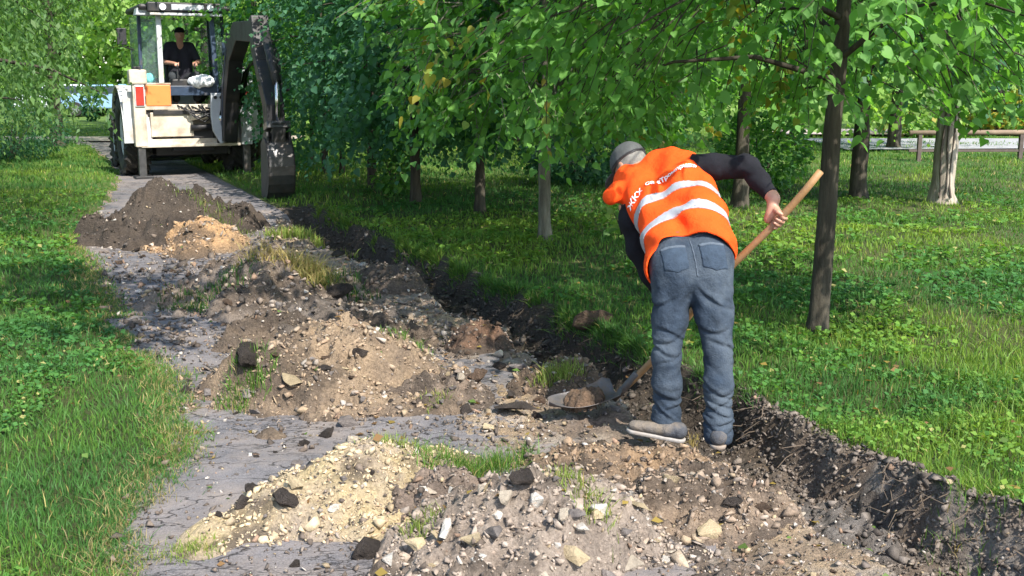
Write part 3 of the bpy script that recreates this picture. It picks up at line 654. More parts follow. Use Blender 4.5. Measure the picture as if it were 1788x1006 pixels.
def tree(name, label, x, y, h, r, zb, nl, size, kind='lime', green='lime', trunk_r=.07, lean=(0, 0), seed=1, squash=1.0, droop=.25, barkm='bark', group=None,
         yellow=0.0, nlimb=16, top=None, mask=None, twigs=False, cx=0, cy=0, trunk_top=None, big=0):
    r_ = np.random.default_rng(seed); z0 = float(ground_h(np.array([x]), np.array([y]))[0]) - .04
    root = thing(name, label, 'tree', (x, y, z0), group=group)
    # trunk
    tt = trunk_top or h * .9; n = 18; tp = []
    for i in range(n):
        f = (i / (n - 1)) ** 1.6; tp.append((lean[0] * f * tt + .05 * math.sin(f * 7 + seed) * trunk_r * 8 * f, lean[1] * f * tt + .04 * math.cos(f * 5 + seed) * f, f * tt))
    rad = [trunk_r * (1 + .45 * math.exp(-tp[i][2] / .09)) * (1 - .75 * (tp[i][2] / tt) ** 1.1) for i in range(n)]
    tm = MB().tube(tp, rad, 16); TV = np.array(tm.v); ctr_ = np.repeat(np.array(tp), 16, 0); dv = TV - ctr_
    bump_ = 1 + .16 * vnoise(TV[:, 0] * 9 / trunk_r * .07, TV[:, 1] * 9 / trunk_r * .07, TV[:, 2] * 2.2, seed=seed) + .10 * vnoise(TV[:, 0] * 30, TV[:, 1] * 30, TV[:, 2] * 7, seed=seed + 1)
    tm.v = [tuple(q) for q in (ctr_ + dv * bump_[:, None])]
    def axis(z):
        f = np.clip(z / tt, 0, 1); return np.array([np.interp(f * tt, [p[2] for p in tp], [p[0] for p in tp]), np.interp(f * tt, [p[2] for p in tp], [p[1] for p in tp])])
    tm.build('trunk', M[barkm], root, smooth=True)
    # crown shape: radius as function of height fraction
    def Rz(f): return r * np.clip(np.sin(np.pi * np.clip(f * .86 + .14, 0, 1)) ** .55, .15, 1)
    lm = MB(); H = h - zb
    for i in range(nlimb):
        f = (i + .5) / nlimb * .85; z = zb + H * f; a = i * 2.399 + seed; rr = float(Rz(f)) * r_.uniform(.7, .95); z1 = z - .25 * r * .4; ax = axis(z1)
        ex = cx + rr * math.cos(a); ey = cy + rr * math.sin(a)
        p0 = (ax[0], ax[1], z1); p3 = (ex, ey, z + r_.uniform(-.1, .25) * r - droop * rr * (1 - f) * .5)
        p1 = tuple(p0[k] + (p3[k] - p0[k]) * .35 + (0, 0, .14 * rr)[k] for k in range(3)); p2 = tuple(p0[k] + (p3[k] - p0[k]) * .7 + (0, 0, .12 * rr)[k] for k in range(3))
        rb = trunk_r * (.34 - .16 * f); lm.tube([p0, p1, p2, p3], [rb, rb * .7, rb * .45, rb * .15], 5, False)
    # twigs with leaves
    L = 9; nt_ = nl // L; f = r_.random(nt_ * 3) ** .9; a = r_.random(nt_ * 3) * 2 * np.pi
    rr = Rz(f) * np.sqrt(.10 + .90 * r_.random(nt_ * 3)) * (1 + .14 * r_.normal(size=nt_ * 3)); z = zb + H * f - droop * rr * (1 - f) * .55
    X = cx + rr * np.cos(a) + axis(0)[0]; Y = cy + rr * np.sin(a); fr = 2.6 / r
    nz = vnoise(X * 1.5 * fr * .8 + seed, Y * 1.5 * fr * .8, z * 1.9 * fr * .8, seed=seed) + .5 * vnoise(X * 3.8 * fr, Y * 3.8 * fr, z * 4 * fr, seed=seed + 3)
    ok = nz > -.16
    if mask is None and group == ROW: mask = clear_right
    if mask is None and group == LG: mask = clear_left
    if mask is not None: ok &= mask(X + x, Y + y, z + z0)
    X, Y, z, a, f = X[ok][:nt_], Y[ok][:nt_], z[ok][:nt_], a[ok][:nt_], f[ok][:nt_]; nt_ = len(X); nzk = nz[ok][:nt_]
    ta = a + r_.normal(size=nt_) * .7; pit = (-droop * 1.3 + .9 * (f - .35)) + r_.normal(size=nt_) * .28
    TD = np.stack([np.cos(ta) * np.cos(pit), np.sin(ta) * np.cos(pit), np.sin(pit)], -1); TP = np.stack([X, Y, z], -1)
    k = np.arange(L) / (L - 1); tl = size * 4.2 * (.7 + .6 * r_.random(nt_))
    P = TP[:, None] + TD[:, None] * (k[None, :, None] * tl[:, None, None]); P[..., 2] -= (k ** 2)[None] * tl[:, None] * .16
    P = P + r_.normal(size=P.shape) * size * .18
    side = np.cross(TD, [0, 0, 1.0]); side /= np.linalg.norm(side, axis=1)[:, None] + 1e-9
    sg = np.where(np.arange(L) % 2, 1, -1)[None, :, None]
    D = TD[:, None] * .65 + side[:, None] * sg * .9 + r_.normal(size=P.shape) * .28; D[..., 2] -= .30 + .5 * r_.random(P.shape[:2])
    Nn = np.broadcast_to(np.array([0, 0, 1.0]), P.shape) + r_.normal(size=P.shape) * .52 + TD[:, None] * .25
    sz = size * (.45 + .75 * r_.random(P.shape[:2])) * (1 - .25 * k[None] ** 2)
    g = np.array(GREENS[green]); ci = r_.random(P.shape[:2])[..., None]; cl = (np.clip(.5 + nzk * .5, 0, 1)[:, None] * np.ones(L))[..., None]
    col = g[0] * (1 - ci) + g[1] * ci; col = col * (1 - .4 * (1 - cl)) + g[2] * .4 * (1 - cl); col = col * (.8 + .4 * r_.random(P.shape[:2])[..., None])
    if yellow:
        yk = (vnoise(X * 2.2, Y * 2.2, z * 3, seed=seed + 50) > .62 - yellow)[:, None, None] * r_.random(P.shape[:2])[..., None]
        col = col * (1 - yk) + np.array([.30, .22, .035]) * yk
    P, D, Nn, sz, col = P.reshape(-1, 3), D.reshape(-1, 3), Nn.reshape(-1, 3), sz.ravel(), col.reshape(-1, 3)
    crown_bm = lm.build('crown', M[barkm], root, smooth=True); crown_bm.name = 'limbs'
    keep = np.ones(len(P), bool)
    bigidx = []
    if big:    # the leaves that show largest: each its own piece
        Wp = P + np.array([x, y, z0]); d = np.sqrt((Wp ** 2).sum(1)); uu = Wp[:, 0] / np.maximum(Wp[:, 1], .1)
        inv = (np.abs(uu) < .45) & (Wp[:, 2] < 1.7 + Wp[:, 1] * .07); sc = np.where(inv, sz / d * (1 + .25 * r_.random(len(P))) * (1 + .25 * (Nn[:, 1] < 0)), 0)
        bigidx = np.argsort(-sc)[:big]; keep[bigidx] = False
    me = leaves_mesh('crown', P[keep], D[keep], Nn[keep], sz[keep], col[keep], kind)
    cr = link('crown', me, M['leaf'], root)
    if big:
        protos = []
        for c_ in range(6):
            cc_ = col[bigidx].mean(0) * (.65 + .15 * c_)
            pm = leaves_mesh('leaf', np.zeros((1, 3)), np.array([[1., 0, 0]]), np.array([[0, 0, 1.]]), np.ones(1), cc_[None], 'lime'); pm.materials.append(M['leaf']); protos.append(pm)
        for q, i in enumerate(bigidx):
            d = Vector(D[i]).normalized(); nx = d.cross(Vector(Nn[i])).normalized(); nz_ = nx.cross(d)
            o = bpy.data.objects.new('leaf', protos[q % 6]); SC.collection.objects.link(o); o.parent = cr
            m4 = Matrix((( d.x, -nx.x, nz_.x), (d.y, -nx.y, nz_.y), (d.z, -nx.z, nz_.z))).to_4x4(); o.matrix_local = Matrix.Translation(P[i]) @ m4 @ Matrix.Scale(float(sz[i]), 4)
    if twigs:
        sel = r_.permutation(nt_)[:int(nt_ * .7)]; tw = MB()
        for i in sel: tw.tube([TP[i] - TD[i] * tl[i] * .5, TP[i], TP[i] + TD[i] * tl[i] * .9 - np.array([0, 0, tl[i] * .12])], [.006, .004, .002], 3, False)
        tw.build('twigs', M[barkm], crown_bm)
    return root
ROW = 'row of young lime trees along the trench'
def at_base(px, py): p = G(px, py); return p[0], p[1]
# near lime tree at the right of the worker
x, y = at_base(1426, 590)
tree('lime_tree', 'slim dark-trunked lime tree just right of the worker, nearest the camera', x, y, 5.2, 2.4, 1.88, 17000, .088, trunk_r=.068, lean=(.028, .0), seed=3, droop=.40,
     yellow=.14, nlimb=22, twigs=True, big=150, cx=-.3, group=ROW, mask=lambda X, Y, Z: ~((Y < 6.3) & (Z < 2.0)) & ~((X < 1.35) & (Y < 6.6) & (Z < 2.3)) & ~((X > 2.75) & (Z < 1.40 + .30 * vnoise(X * 3, Y * 3, seed=73))))
x, y = at_base(950, 432)
tree('lime_tree', 'lime tree with bright large leaves and a greyish trunk, left behind the worker', x, y, 4.1, 2.0, 1.5, 13500, .102, green='lime', trunk_r=.066, seed=5, droop=.38, barkm='bark_grey', nlimb=20, twigs=True, big=150, group=ROW, yellow=.03)
x, y = at_base(838, 378)
tree('lime_tree', 'dark straight trunk lime between the greyish trunk and the thicker trunk to its left', x, y, 4.0, 1.8, 1.25, 8800, .10, green='deep', trunk_r=.062, seed=8, droop=.35, group=ROW)
x, y = at_base(727, 362)
tree('lime_tree', 'dark dense lime, its black trunk right of the leafy sucker shoots', x, y, 4.1, 2.0, 1.1, 10000, .10, green='deep', trunk_r=.075, seed=9, droop=.35, group=ROW)
x, y = at_base(650, 332)
tree('lime_tree', 'lime whose short trunk is half hidden by low leafy shoots beside the dark dense lime', x, y, 4.2, 2.2, .95, 11500, .10, green='deep', trunk_r=.075, kind='far', seed=12, droop=.4, group=ROW)
x, y = at_base(598, 306)
tree('lime_tree', 'thin young lime right of the thinnest sapling, beyond the excavator bucket', x, y, 4.8, 2.1, .95, 8000, .12, green='deep', trunk_r=.05, kind='far', seed=14, droop=.35, group=ROW)
x, y = at_base(546, 282)
tree('lime_tree', 'thinnest sapling of the row, rising behind the excavator bucket', x, y, 5.2, 2.4, 1.2, 8000, .13, green='lime', trunk_r=.045, kind='far', seed=15, droop=.35, group=ROW)
tree('lime_tree', 'farthest lime of the row, hanging over the excavator\'s boom', -5.3, 23.0, 7.5, 2.9, 1.9, 9000, .14, green='pale', trunk_r=.08, kind='far', seed=16, droop=.35, group=ROW)
tree('lime_tree', 'pale green lime leaning its leaves over the excavator cab\'s right edge', -3.3, 19.3, 6.6, 1.75, 2.05, 7500, .12, green='lime', trunk_r=.06, kind='far', seed=17, droop=.2, group=ROW)
# trees on the park lawn behind
BG = 'trees on the park lawn behind the row'
spec = [
 (1292, 368, 7.5, 2.4, 2.0, 7000, .15, 'lime', .10, 'bark', 'lawn tree with a dark thick trunk seen under the worker\'s right arm'),
 (1497, 352, 8.0, 2.6, 2.0, 7000, .16, 'deep', .12, 'bark', 'lawn tree with a stout brown trunk just right of the near lime'),
 (1150, 300, 8.5, 3.0, 1.5, 7500, .17, 'lime', .12, 'bark', 'leaning dark-stemmed tree above the worker\'s cap'),
 (1060, 262, 9.0, 3.6, 1.2, 7000, .20, 'deep', .2, 'bark', 'broad dark tree far behind the worker\'s head'),
 (905, 250, 9.5, 3.8, 1.4, 6500, .22, 'lime', .2, 'bark', 'broad green tree in the distance behind the greyish trunk'),
 (720, 236, 10, 4.2, 1.2, 6500, .24, 'deep', .2, 'bark', 'broad tree in the distance behind the dark dense lime'),
 (560, 222, 10, 4.2, 1.4, 6500, .24, 'pale', .2, 'bark', 'pale sunlit tree in the distance right of the excavator'),
 (1390, 262, 9.5, 3.4, 1.3, 7000, .2, 'pale', .18, 'bark', 'pale sunlit tree behind the gap under the worker\'s elbow'),
 (1560, 262, 9, 3.0, 1.9, 6000, .2, 'lime', .16, 'bark', 'green tree behind the left end of the wooden barrier'),
 (1740, 236, 11, 3.6, 2.9, 5000, .24, 'lime', .16, 'bark', 'tree standing beyond the wooden barrier at its middle'),
 (440, 232, 11, 4.6, 1.6, 6500, .26, 'pale', .2, 'bark', 'bright tree seen through the excavator cab'),
 (330, 225, 11, 4.4, 2.2, 6000, .26, 'pale', .2, 'bark', 'yellowish tree straight behind the excavator cab'),
]
for i, (px, py, h, r_, zb, nl, size, gr, trr, bk, lab) in enumerate(spec):
    x, y = at_base(px, py)
    tree('park_tree', lab, x, y, h * .72, r_, zb, int(nl * .8), size, 'far', gr, trr, seed=30 + i, droop=.35, barkm=bk, group=BG, nlimb=12)
x, y = at_base(1643, 360)
wt = tree('pale_tree', 'old tree with a pale furrowed trunk in front of the wooden barrier', x, y, 5.6, 2.6, 2.6, 6000, .14, 'far', 'lime', .165, barkm='bark_pale', seed=50, droop=.3, lean=(.01, 0), nlimb=12)
# deep furrows of the pale trunk
for q, (ang, off) in enumerate(((-1.75, 0), (-1.35, .3), (-2.2, .15))):
    fm = MB(); pts = []
    for k in range(14):
        zz = .12 + k * .16; a = ang + .10 * math.sin(k * .9 + off * 9); rr = .165 * (1 - .22 * zz / 3) * (1.2 if k == 0 else 1.0) * .985
        pts.append((rr * math.cos(a) + .01 * zz, rr * math.sin(a), zz))
    fm.tube(pts, [.006 + .010 * abs(math.sin(k * 1.3 + q)) for k in range(14)], 5)
    fm.build('bark_furrow', simple('furrow_%s' % 'abc'[q], (.07, .055, .045), .95), wt)
# feathery trees on the left
LG = 'feathery ash trees on the left lawn'
tree('ash_tree', 'feathery drooping ash overhanging the left lawn, nearest the camera', -6.3, 11.6, 7, 2.5, 1.0, 32000, .10, 'ash', 'ash', .12, seed=60, droop=.75, group=LG, nlimb=22, cx=.2)
tree('ash_tree', 'feathery ash with dark inner boughs behind the nearest one', -9.2, 17.5, 8, 3.1, 1.3, 28000, .13, 'ash', 'ash', .14, seed=61, droop=.6, group=LG, nlimb=18)
tree('ash_tree', 'feathery ash left of the excavator, over the far bend of the path', -11.4, 27.5, 9.5, 3.4, 2.1, 20000, .17, 'ash', 'ash', .17, seed=62, droop=.5, group=LG, nlimb=16)
tree('ash_tree', 'far ash closing the view above the path\'s bend', -16.5, 33, 11, 4.4, 2.3, 14000, .26, 'ash', 'pale', .2, seed=63, droop=.4, group=LG, nlimb=14)
tree('ash_tree', 'tall ash right behind the excavator roof', -8.2, 30, 11, 4.2, 2.6, 14000, .24, 'ash', 'pale', .2, seed=64, droop=.4, group=LG, nlimb=14)
tree('ash_tree', 'ash at the left edge behind the second feathery one', -17.5, 24, 10, 4.6, 1.6, 12000, .24, 'ash', 'ash', .2, seed=65, droop=.5, group=LG, nlimb=14)
tree('lime_tree', 'lime outside the left edge whose high boughs shade the path and lawn', -3.9, 4.1, 5.2, 1.6, 3.4, 3600, .11, 'lime', 'lime', .09, seed=66, droop=.05, group='lime boughs overhead', nlimb=16, cx=2.2, cy=.7, mask=lambda X, Y, Z: Z > 2.75)
# woodland mass closing the far side
def woods():
    r_ = np.random.default_rng(77); Ps, Ds, Ns, Ss, Cs = [], [], [], [], []
    n = 26000; ang = r_.uniform(-.62, .62, n); dist = 62 + 6 * r_.random(n); X = np.tan(ang) * dist; Y = dist
    cl = vnoise(X * .28, dist * 0, seed=78); top = 9 + 4 * cl; Z = r_.random(n) ** .8 * top; 
    Z = np.where(X > 24, Z * 1.0 + 0, Z)
    kk = vnoise(X * .5, Y * .2, Z * .5, seed=79) + .5 * vnoise(X * 1.6, Y * .5, Z * 1.6, seed=80); Y = Y - 3 * kk
    P = np.stack([X, Y, Z], -1); D = r_.normal(size=(n, 3)); D[:, 2] -= .4; Nn = r_.normal(size=(n, 3)) * .6 + [0, -.5, .8]
    g = np.array(GREENS['pale'])[r_.integers(0, 3, n)] * (.6 + .7 * r_.random((n, 1))) * (.75 + .5 * np.clip(kk[:, None] + .5, 0, 1))
    me = leaves_mesh('woods', P, D, Nn, .9 * (.7 + .6 * r_.random(n)), g, 'far'); link('woods', me, M['leaf'], kind='stuff', label='sunlit woodland closing the far side of the park', category='woods')
woods()

# ------------------------------------------------------------------ bushes and low shoots
def bush(name, label, x, y, r, h, nl, size, kind, green, seed, cat='bush', yellow=0, group=None):
    r_ = np.random.default_rng(seed); z0 = float(ground_h(np.array([x]), np.array([y]))[0])
    root = thing(name, label, cat, (x, y, z0), group=group); st = MB()
    for k in range(7):
        a = k * 2.4 + seed; e = (r * .6 * math.cos(a), r * .6 * math.sin(a), h * r_.uniform(.6, .95)); st.tube([(0, 0, -.03), (e[0] * .4, e[1] * .4, e[2] * .5), e], [.012 * h + .004, .008 * h + .003, .002], 5, False)
    st.build('stems', M['bark'], root)
    v = r_.normal(size=(nl, 3)); v /= np.linalg.norm(v, axis=1)[:, None]; v *= (.45 + .55 * r_.random((nl, 1)) ** .5)
    P = v * [r, r, h / 2] + [0, 0, h / 2]; kk = vnoise(P[:, 0] * 5 / r ** .5, P[:, 1] * 5 / r ** .5, P[:, 2] * 5 / r ** .5, seed=seed); ok = kk > -.4; P = P[ok]; v = v[ok]; kk = kk[ok]; n = len(P)
    D = v + r_.normal(size=(n, 3)) * .6; D[:, 2] -= .2; Nn = r_.normal(size=(n, 3)) * .4 + [0, 0, 1] + v * .4
    g = np.array(GREENS[green])[r_.integers(0, 3, n)] * (.7 + .5 * r_.random((n, 1)))
    if yellow: yk = (r_.random((n, 1)) < yellow) * .8; g = g * (1 - yk) + np.array([.38, .28, .04]) * yk
    link('foliage', leaves_mesh('foliage', P, D, Nn, size * (.6 + .6 * r_.random(n)), g, kind), M['leaf'], root); return root
x, y = at_base(1015, 330); bush('dark_bush', 'low dark bush in the shade behind the worker\'s head', x, y + .4, 1.0, 1.0, 3500, .09, 'far', 'deep', 90)
x, y = at_base(1340, 345); bush('green_bush', 'bright soft bush under the worker\'s right elbow', x, y + .6, .75, 1.2, 2500, .10, 'far', 'lime', 91)
x, y = at_base(690, 345); bush('sucker_shoots', 'leafy sucker shoots between two trunks of the lime row', x, y, .35, .75, 420, .09, 'lime', 'lime', 92)
x, y = at_base(1092, 432); bush('seedling', 'pale seedling with round leaves at the worker\'s left shoulder', x, y + .2, .22, .42, 60, .09, 'lime', 'pale', 93, 'plant')
for i, (px, py, r_, h, lab) in enumerate([(1700, 234, 1.3, 1.4, 'yellowing bush beyond the barrier, right of the pale trunk'), (1770, 236, 1.6, 1.3, 'orange-tinged bush beyond the barrier at the frame edge'), (1590, 240, 1.5, 1.7, 'yellow-green bush beyond the left end of the barrier'), (1850, 236, 1.8, 1.6, 'bush beyond the barrier outside the right edge')]):
    x, y = at_base(px, py); bush('yellow_bush', lab, x, y, r_, h, 1500, .2, 'far', 'pale', 94 + i, yellow=[.35, .5, .1, .3][i], group='bushes beyond the barrier')
x, y = at_base(20, 285); bush('shady_bush', 'dark leafy bush under the nearest ash at the left edge', x - .3, y + .6, 1.3, 1.3, 6000, .09, 'ash', 'deep', 99)
x, y = at_base(160, 212); bush('far_shrub', 'small dark upright shrub on the far grass before the parked cars', x, y, .35, 1.5, 500, .16, 'far', 'deep', 100)

# ------------------------------------------------------------------ grass
def blades(name, X, Y, h, wd, cols, r_, lean=.45, parent=None, z=None, off=None, **props):
    """bent three-point blades"""
    n = len(X); a = r_.random(n) * 2 * np.pi; zz = (surf_h(X, Y) if z is None else z) - .01
    dx, dy = np.cos(a), np.sin(a); ln = np.abs(r_.normal(size=n)) * lean * h
    la = r_.random(n) * 2 * np.pi; lx, ly = np.cos(la) * ln, np.sin(la) * ln
    def pt(f, wf, s_): return np.stack([X + lx * f ** 1.8 + dx * wd * wf * s_, Y + ly * f ** 1.8 + dy * wd * wf * s_, zz + h * f * (1 - .18 * (ln / np.maximum(h, .01)) * f)], -1)
    V = np.stack([pt(0, .5, -1), pt(0, .5, 1), pt(.55, .42, -1), pt(.55, .42, 1), pt(1, 0, 0)], 1)
    if off is not None: V = V - np.array(off)
    o = (np.arange(n) * 5)[:, None]
    me = mesh_np(name, V.reshape(-1, 3), [np.array([[0, 1, 3, 2]]) + o, np.array([[2, 3, 4]]) + o])
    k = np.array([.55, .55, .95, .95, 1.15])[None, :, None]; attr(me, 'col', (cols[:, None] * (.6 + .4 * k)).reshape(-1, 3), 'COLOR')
    return link(name, me, M['blade'], parent, **props)
def grass_cols(X, Y, r_):
    n = len(X); n1 = fbm(X * .7, Y * .7, seed=201, oct=3); n2 = fbm(X * 2.8, Y * 2.8, seed=202, oct=2)
    base = np.array([.115, .235, .038]); yel = np.array([.25, .34, .050]); dk = np.array([.060, .160, .040]); dry = np.array([.38, .33, .12])
    k = np.clip(.45 + .55 * n1 + .3 * n2 + .22 * r_.normal(size=n), 0, 1)[:, None]
    c = dk * (1 - k) + base * k; k2 = np.clip(n1 * .6 + .2 * r_.normal(size=n), 0, 1)[:, None]; c = c * (1 - k2) + yel * k2
    kd = (r_.random(n) < .025)[:, None]; return np.where(kd, dry, c) * (.8 + .4 * r_.random((n, 1)))
def lawn(name, n, tmin, tmax, side, seed, hmul=1.0, pw=1.0):
    r_ = np.random.default_rng(seed); t = np.exp(r_.uniform(math.log(tmin), math.log(tmax), n)); u = r_.uniform(-.62, .62, n); X, Y = u * t, t
    c, s = cs(X, Y); el, eb = edge_left(s), edge_bank(s); jit = .05 * r_.normal(size=n)
    road = (X < -5) & (np.abs(Y - 31.8) < 1.3)
    ok = (c < el + jit - .01) if side < 0 else ((c > eb + .03 + np.abs(jit) * .5) | ((s > 14.6) & (c > 3.1)))
    ok |= (s > 35) & (side < 0)
    ok &= ~road; X, Y, t, c = X[ok], Y[ok], t[ok], c[ok]; el = el[ok]
    patch = fbm(X * 1.1, Y * 1.1, seed=seed + 5, oct=2)
    h = (.035 + .042 * r_.random(len(X)) ** 1.5 + .03 * np.clip(patch, 0, 1)) * hmul
    if side < 0: h *= 1 - .45 * sstep(-.35, 0, c - el)
    tall = r_.random(len(X)) < .02; h = np.where(tall, h * 1.7, h)
    wd = (.0036 + .0026 * r_.random(len(X))) * np.clip(t / 4.5, 1, 6) ** .85
    h = h * np.clip(t / 12, 1, 1.6) ** .3
    return blades(name, X, Y, h, wd, grass_cols(X, Y, r_), r_, .55, z=ground_h(X, Y), kind='stuff')
o = lawn('grass', 300000, 3.0, 42, -1, 301, 1.0); o['label'] = 'lush lawn grass left of the path'; o['category'] = 'grass'
o = lawn('grass', 290000, 3.0, 40, 1, 302, 1.0); o['label'] = 'thick lawn grass right of the trench'; o['category'] = 'grass'
# broad-leaved weeds in the turf
def weeds(n, seed):
    r_ = np.random.default_rng(seed); t = np.exp(r_.uniform(math.log(3.0), math.log(16), n)); u = r_.uniform(-.6, .6, n); X, Y = u * t, t; c, s = cs(X, Y)
    ok = ((c < edge_left(s) - .03) | (c > edge_bank(s) + .05)) & (vnoise(X * 1.6, Y * 1.6, seed=seed) > -.2); X, Y = X[ok], Y[ok]; m = len(X); L = 6
    P = np.stack([X, Y, ground_h(X, Y) + .03], -1)[:, None] + r_.normal(size=(m, L, 3)) * [.022, .022, .012]
    a = r_.random((m, L)) * 6.28; D = np.stack([np.cos(a), np.sin(a), .35 + .3 * r_.random((m, L))], -1); Nn = r_.normal(size=(m, L, 3)) * .3 + [0, 0, 1]
    sz = (.015 + .022 * r_.random((m, L)) ** 2) * np.clip(Y / 5, 1, 2)[:, None]
    col = grass_cols(np.repeat(X, L), np.repeat(Y, L), r_) * np.array([.95, 1.05, 1.1])
    link('weeds', leaves_mesh('weeds', P.reshape(-1, 3), D.reshape(-1, 3), Nn.reshape(-1, 3), sz.ravel(), col, 'far'), M['blade'], kind='stuff', label='clover and broad-leaved weeds in the lawns', category='weeds')
weeds(15000, 305)
# small white clover heads / seed heads
# grass tufts on heaps and edges
def tuft(label, px, py, rx, ry, n, h, col, seed, rot=0, lean=.6, droop=None, dry=.1, cat='grass tuft'):
    tt = np.arange(3.2, 16, .02); PP = np.array([W(px, py, t_) for t_ in tt]); hit = np.argmax(PP[:, 2] < surf_h(PP[:, 0], PP[:, 1])); x, y = PP[hit][:2]
    r_ = np.random.default_rng(seed); u = r_.normal(size=n) * rx; v = r_.normal(size=n) * ry; c, s = math.cos(rot), math.sin(rot)
    X = x + u * c - v * s; Y = y + u * s + v * c; ok = (u / rx) ** 2 + (v / ry) ** 2 < 4.5; X, Y = X[ok], Y[ok]; m = len(X)
    z = surf_h(X, Y); hh = h * (.5 + .6 * r_.random(m)); wd = .0035 * np.clip(y / 4.5, 1, 3) * (.8 + .5 * r_.random(m))
    cols = np.array(col) * (.65 + .7 * r_.random((m, 1))); dk = (r_.random(m) < dry)[:, None]; cols = np.where(dk, np.array([.38, .30, .13]), cols)
    return blades('grass_tuft', X, Y, hh, wd, cols, r_, lean, z=z, off=(x, y, 0), loc=(x, y, 0), label=label, category=cat, group='grass tufts torn up with the soil')
LG_ = (.10, .20, .035); DG = (.05, .13, .03); YG = (.20, .27, .06); DRY = (.36, .30, .12)
tuft('tall green tuft on the left flank of the broad tan heap', 432, 690, .085, .07, 420, .10, LG_, 401)
tuft('yellowish tuft between the broad tan heap and the yellow gravel', 690, 772, .13, .045, 520, .065, YG, 402, rot=.35)
tuft('long bright tuft combed down between yellow gravel and rubble heap', 835, 835, .16, .045, 900, .12, LG_, 403, rot=.62, lean=.8)
tuft('yellow-green tuft at the lower end of the rubble heap\'s left side', 735, 930, .045, .04, 200, .06, YG, 404)
tuft('sparse tuft trailing down the right side of the rubble heap', 1015, 862, .05, .10, 320, .07, YG, 405, rot=.5)
tuft('round pale tuft above the shovel blade', 975, 655, .075, .05, 420, .10, YG, 406)
tuft('dry straw-coloured tuft drooping over the pinkish-brown heap', 545, 478, .10, .16, 650, .20, (.28, .27, .09), 407, lean=1.1, dry=.5)
tuft('bleached straw tuft on the crest of the pinkish-brown heap', 480, 452, .16, .10, 300, .13, DRY, 408, lean=1.0, dry=.9)
tuft('green and brown sod behind the pinkish-brown heap', 540, 412, .28, .14, 700, .14, YG, 409)
tuft('dark green sod patch on the left foot of the pinkish-brown heap', 365, 535, .20, .12, 650, .09, DG, 410)
tuft('grass island on the asphalt at the bottom left', 322, 965, .075, .05, 420, .045, YG, 411)
tuft('dark green sod right of the dry tuft', 585, 505, .17, .10, 500, .11, DG, 412)
tuft('green remnants of turf on the grey clods beside the trench', 700, 585, .12, .08, 260, .07, LG_, 413)
tuft('small tuft at the tan heap\'s right foot', 760, 700, .05, .04, 120, .05, YG, 414)
tuft('thin turf remnants on the right shoulder of the tall dark heap', 372, 372, .25, .12, 300, .10, (.13, .17, .05), 415)
tuft('dry blades between the worker\'s shoes', 1210, 780, .025, .03, 60, .06, DRY, 416, dry=.6)
tuft('ragged weeds hanging from the trench lip at the bottom right', 1700, 900, .10, .10, 260, .09, LG_, 417)
# grass hanging over the lip of the bank
r_ = np.random.default_rng(330); n = 16000; s = np.exp(r_.uniform(math.log(1.6), math.log(14), n)); c = edge_bank(s) + .02 - np.abs(r_.normal(size=n)) * .035; X, Y = xy(c, s)
keep = (vnoise(X * 3, Y * 3, seed=331) > -.15) & (s > 4.4 + 1.5 * r_.random(n)); X, Y, s = X[keep], Y[keep], s[keep]
blades('hanging_grass', X, Y, .05 + .07 * r_.random(len(X)), .004 * np.clip(s / 4, 1, 3), grass_cols(X, Y, r_) * .85, r_, 1.1, z=ground_h(X, Y), kind='stuff', label='grass hanging over the lip of the trench', category='grass')
r_ = np.random.default_rng(340); n = 26000; s = np.exp(r_.uniform(math.log(2.2), math.log(14), n)); c = edge_left(s) + r_.normal(size=n) * .075 + .01; X, Y = xy(c, s); ok = vnoise(X * 3.2, Y * 3.2, seed=341) > -.45 + 2.5 * (c - edge_left(s)); X, Y, s = X[ok], Y[ok], s[ok]
fc_ = grass_cols(X, Y, r_); dd_ = (r_.random(len(X)) < .35)[:, None]; fc_ = np.where(dd_, np.array([.36, .30, .14]) * (.6 + .5 * r_.random((len(X), 1))), fc_)
blades('edge_grass', X, Y, .025 + .045 * r_.random(len(X)), .0038 * np.clip(s / 4, 1, 3), fc_, r_, 1.0, z=ground_h(X, Y), kind='stuff', label='thin trampled grass creeping over the path edge', category='grass')
# fallen leaves on the path and heaps
r_ = np.random.default_rng(345); n = 420; s = np.exp(r_.uniform(math.log(2.6), math.log(12), n)); c = r_.uniform(.1, 4.6, n); X, Y = xy(c, s); P = np.stack([X, Y, surf_h(X, Y) + .012 + .05 * ((c < edge_left(s)) | (c > edge_bank(s)))], -1)
D = np.stack([r_.normal(size=n), r_.normal(size=n), .15 * r_.normal(size=n)], -1); Nn = r_.normal(size=(n, 3)) * .3 + [0, 0, 1]
lc = np.array([[.30, .22, .06], [.22, .13, .06], [.12, .20, .05]])[r_.integers(0, 3, n)] * (.7 + .5 * r_.random((n, 1)))
link('fallen_leaves', leaves_mesh('fallen_leaves', P, D, Nn, .02 + .03 * r_.random(n), lc, 'far'), M['blade'], kind='stuff', label='scattered fallen leaves on path and lawn', category='leaves')
# bare roots sticking from the bank
r_ = np.random.default_rng(335); rt = MB()
for k in range(110):
    s = math.exp(r_.uniform(math.log(1.7), math.log(9))); c = float(edge_bank(np.array([s]))[0]) - r_.uniform(0, .08); x, y = xy(c, s); z = float(ground_h(np.array([x]), np.array([y]))[0]) + r_.uniform(-.01, .05)
    q = r_.normal(size=(3, 3)) * [.03, .03, .02]; p = np.array([x, y, z]); d = np.array([-DN[0], -DN[1], -.6]) * .03
    rt.tube([p, p + d + q[0] * .5, p + d * 2 + q[1], p + d * 2.6 + q[2]], [.003, .0025, .002, .001], 3, False)
rt.build('roots', simple('root', (.12, .09, .065), .9), kind='stuff', label='fine roots sticking out of the cut bank', category='roots')

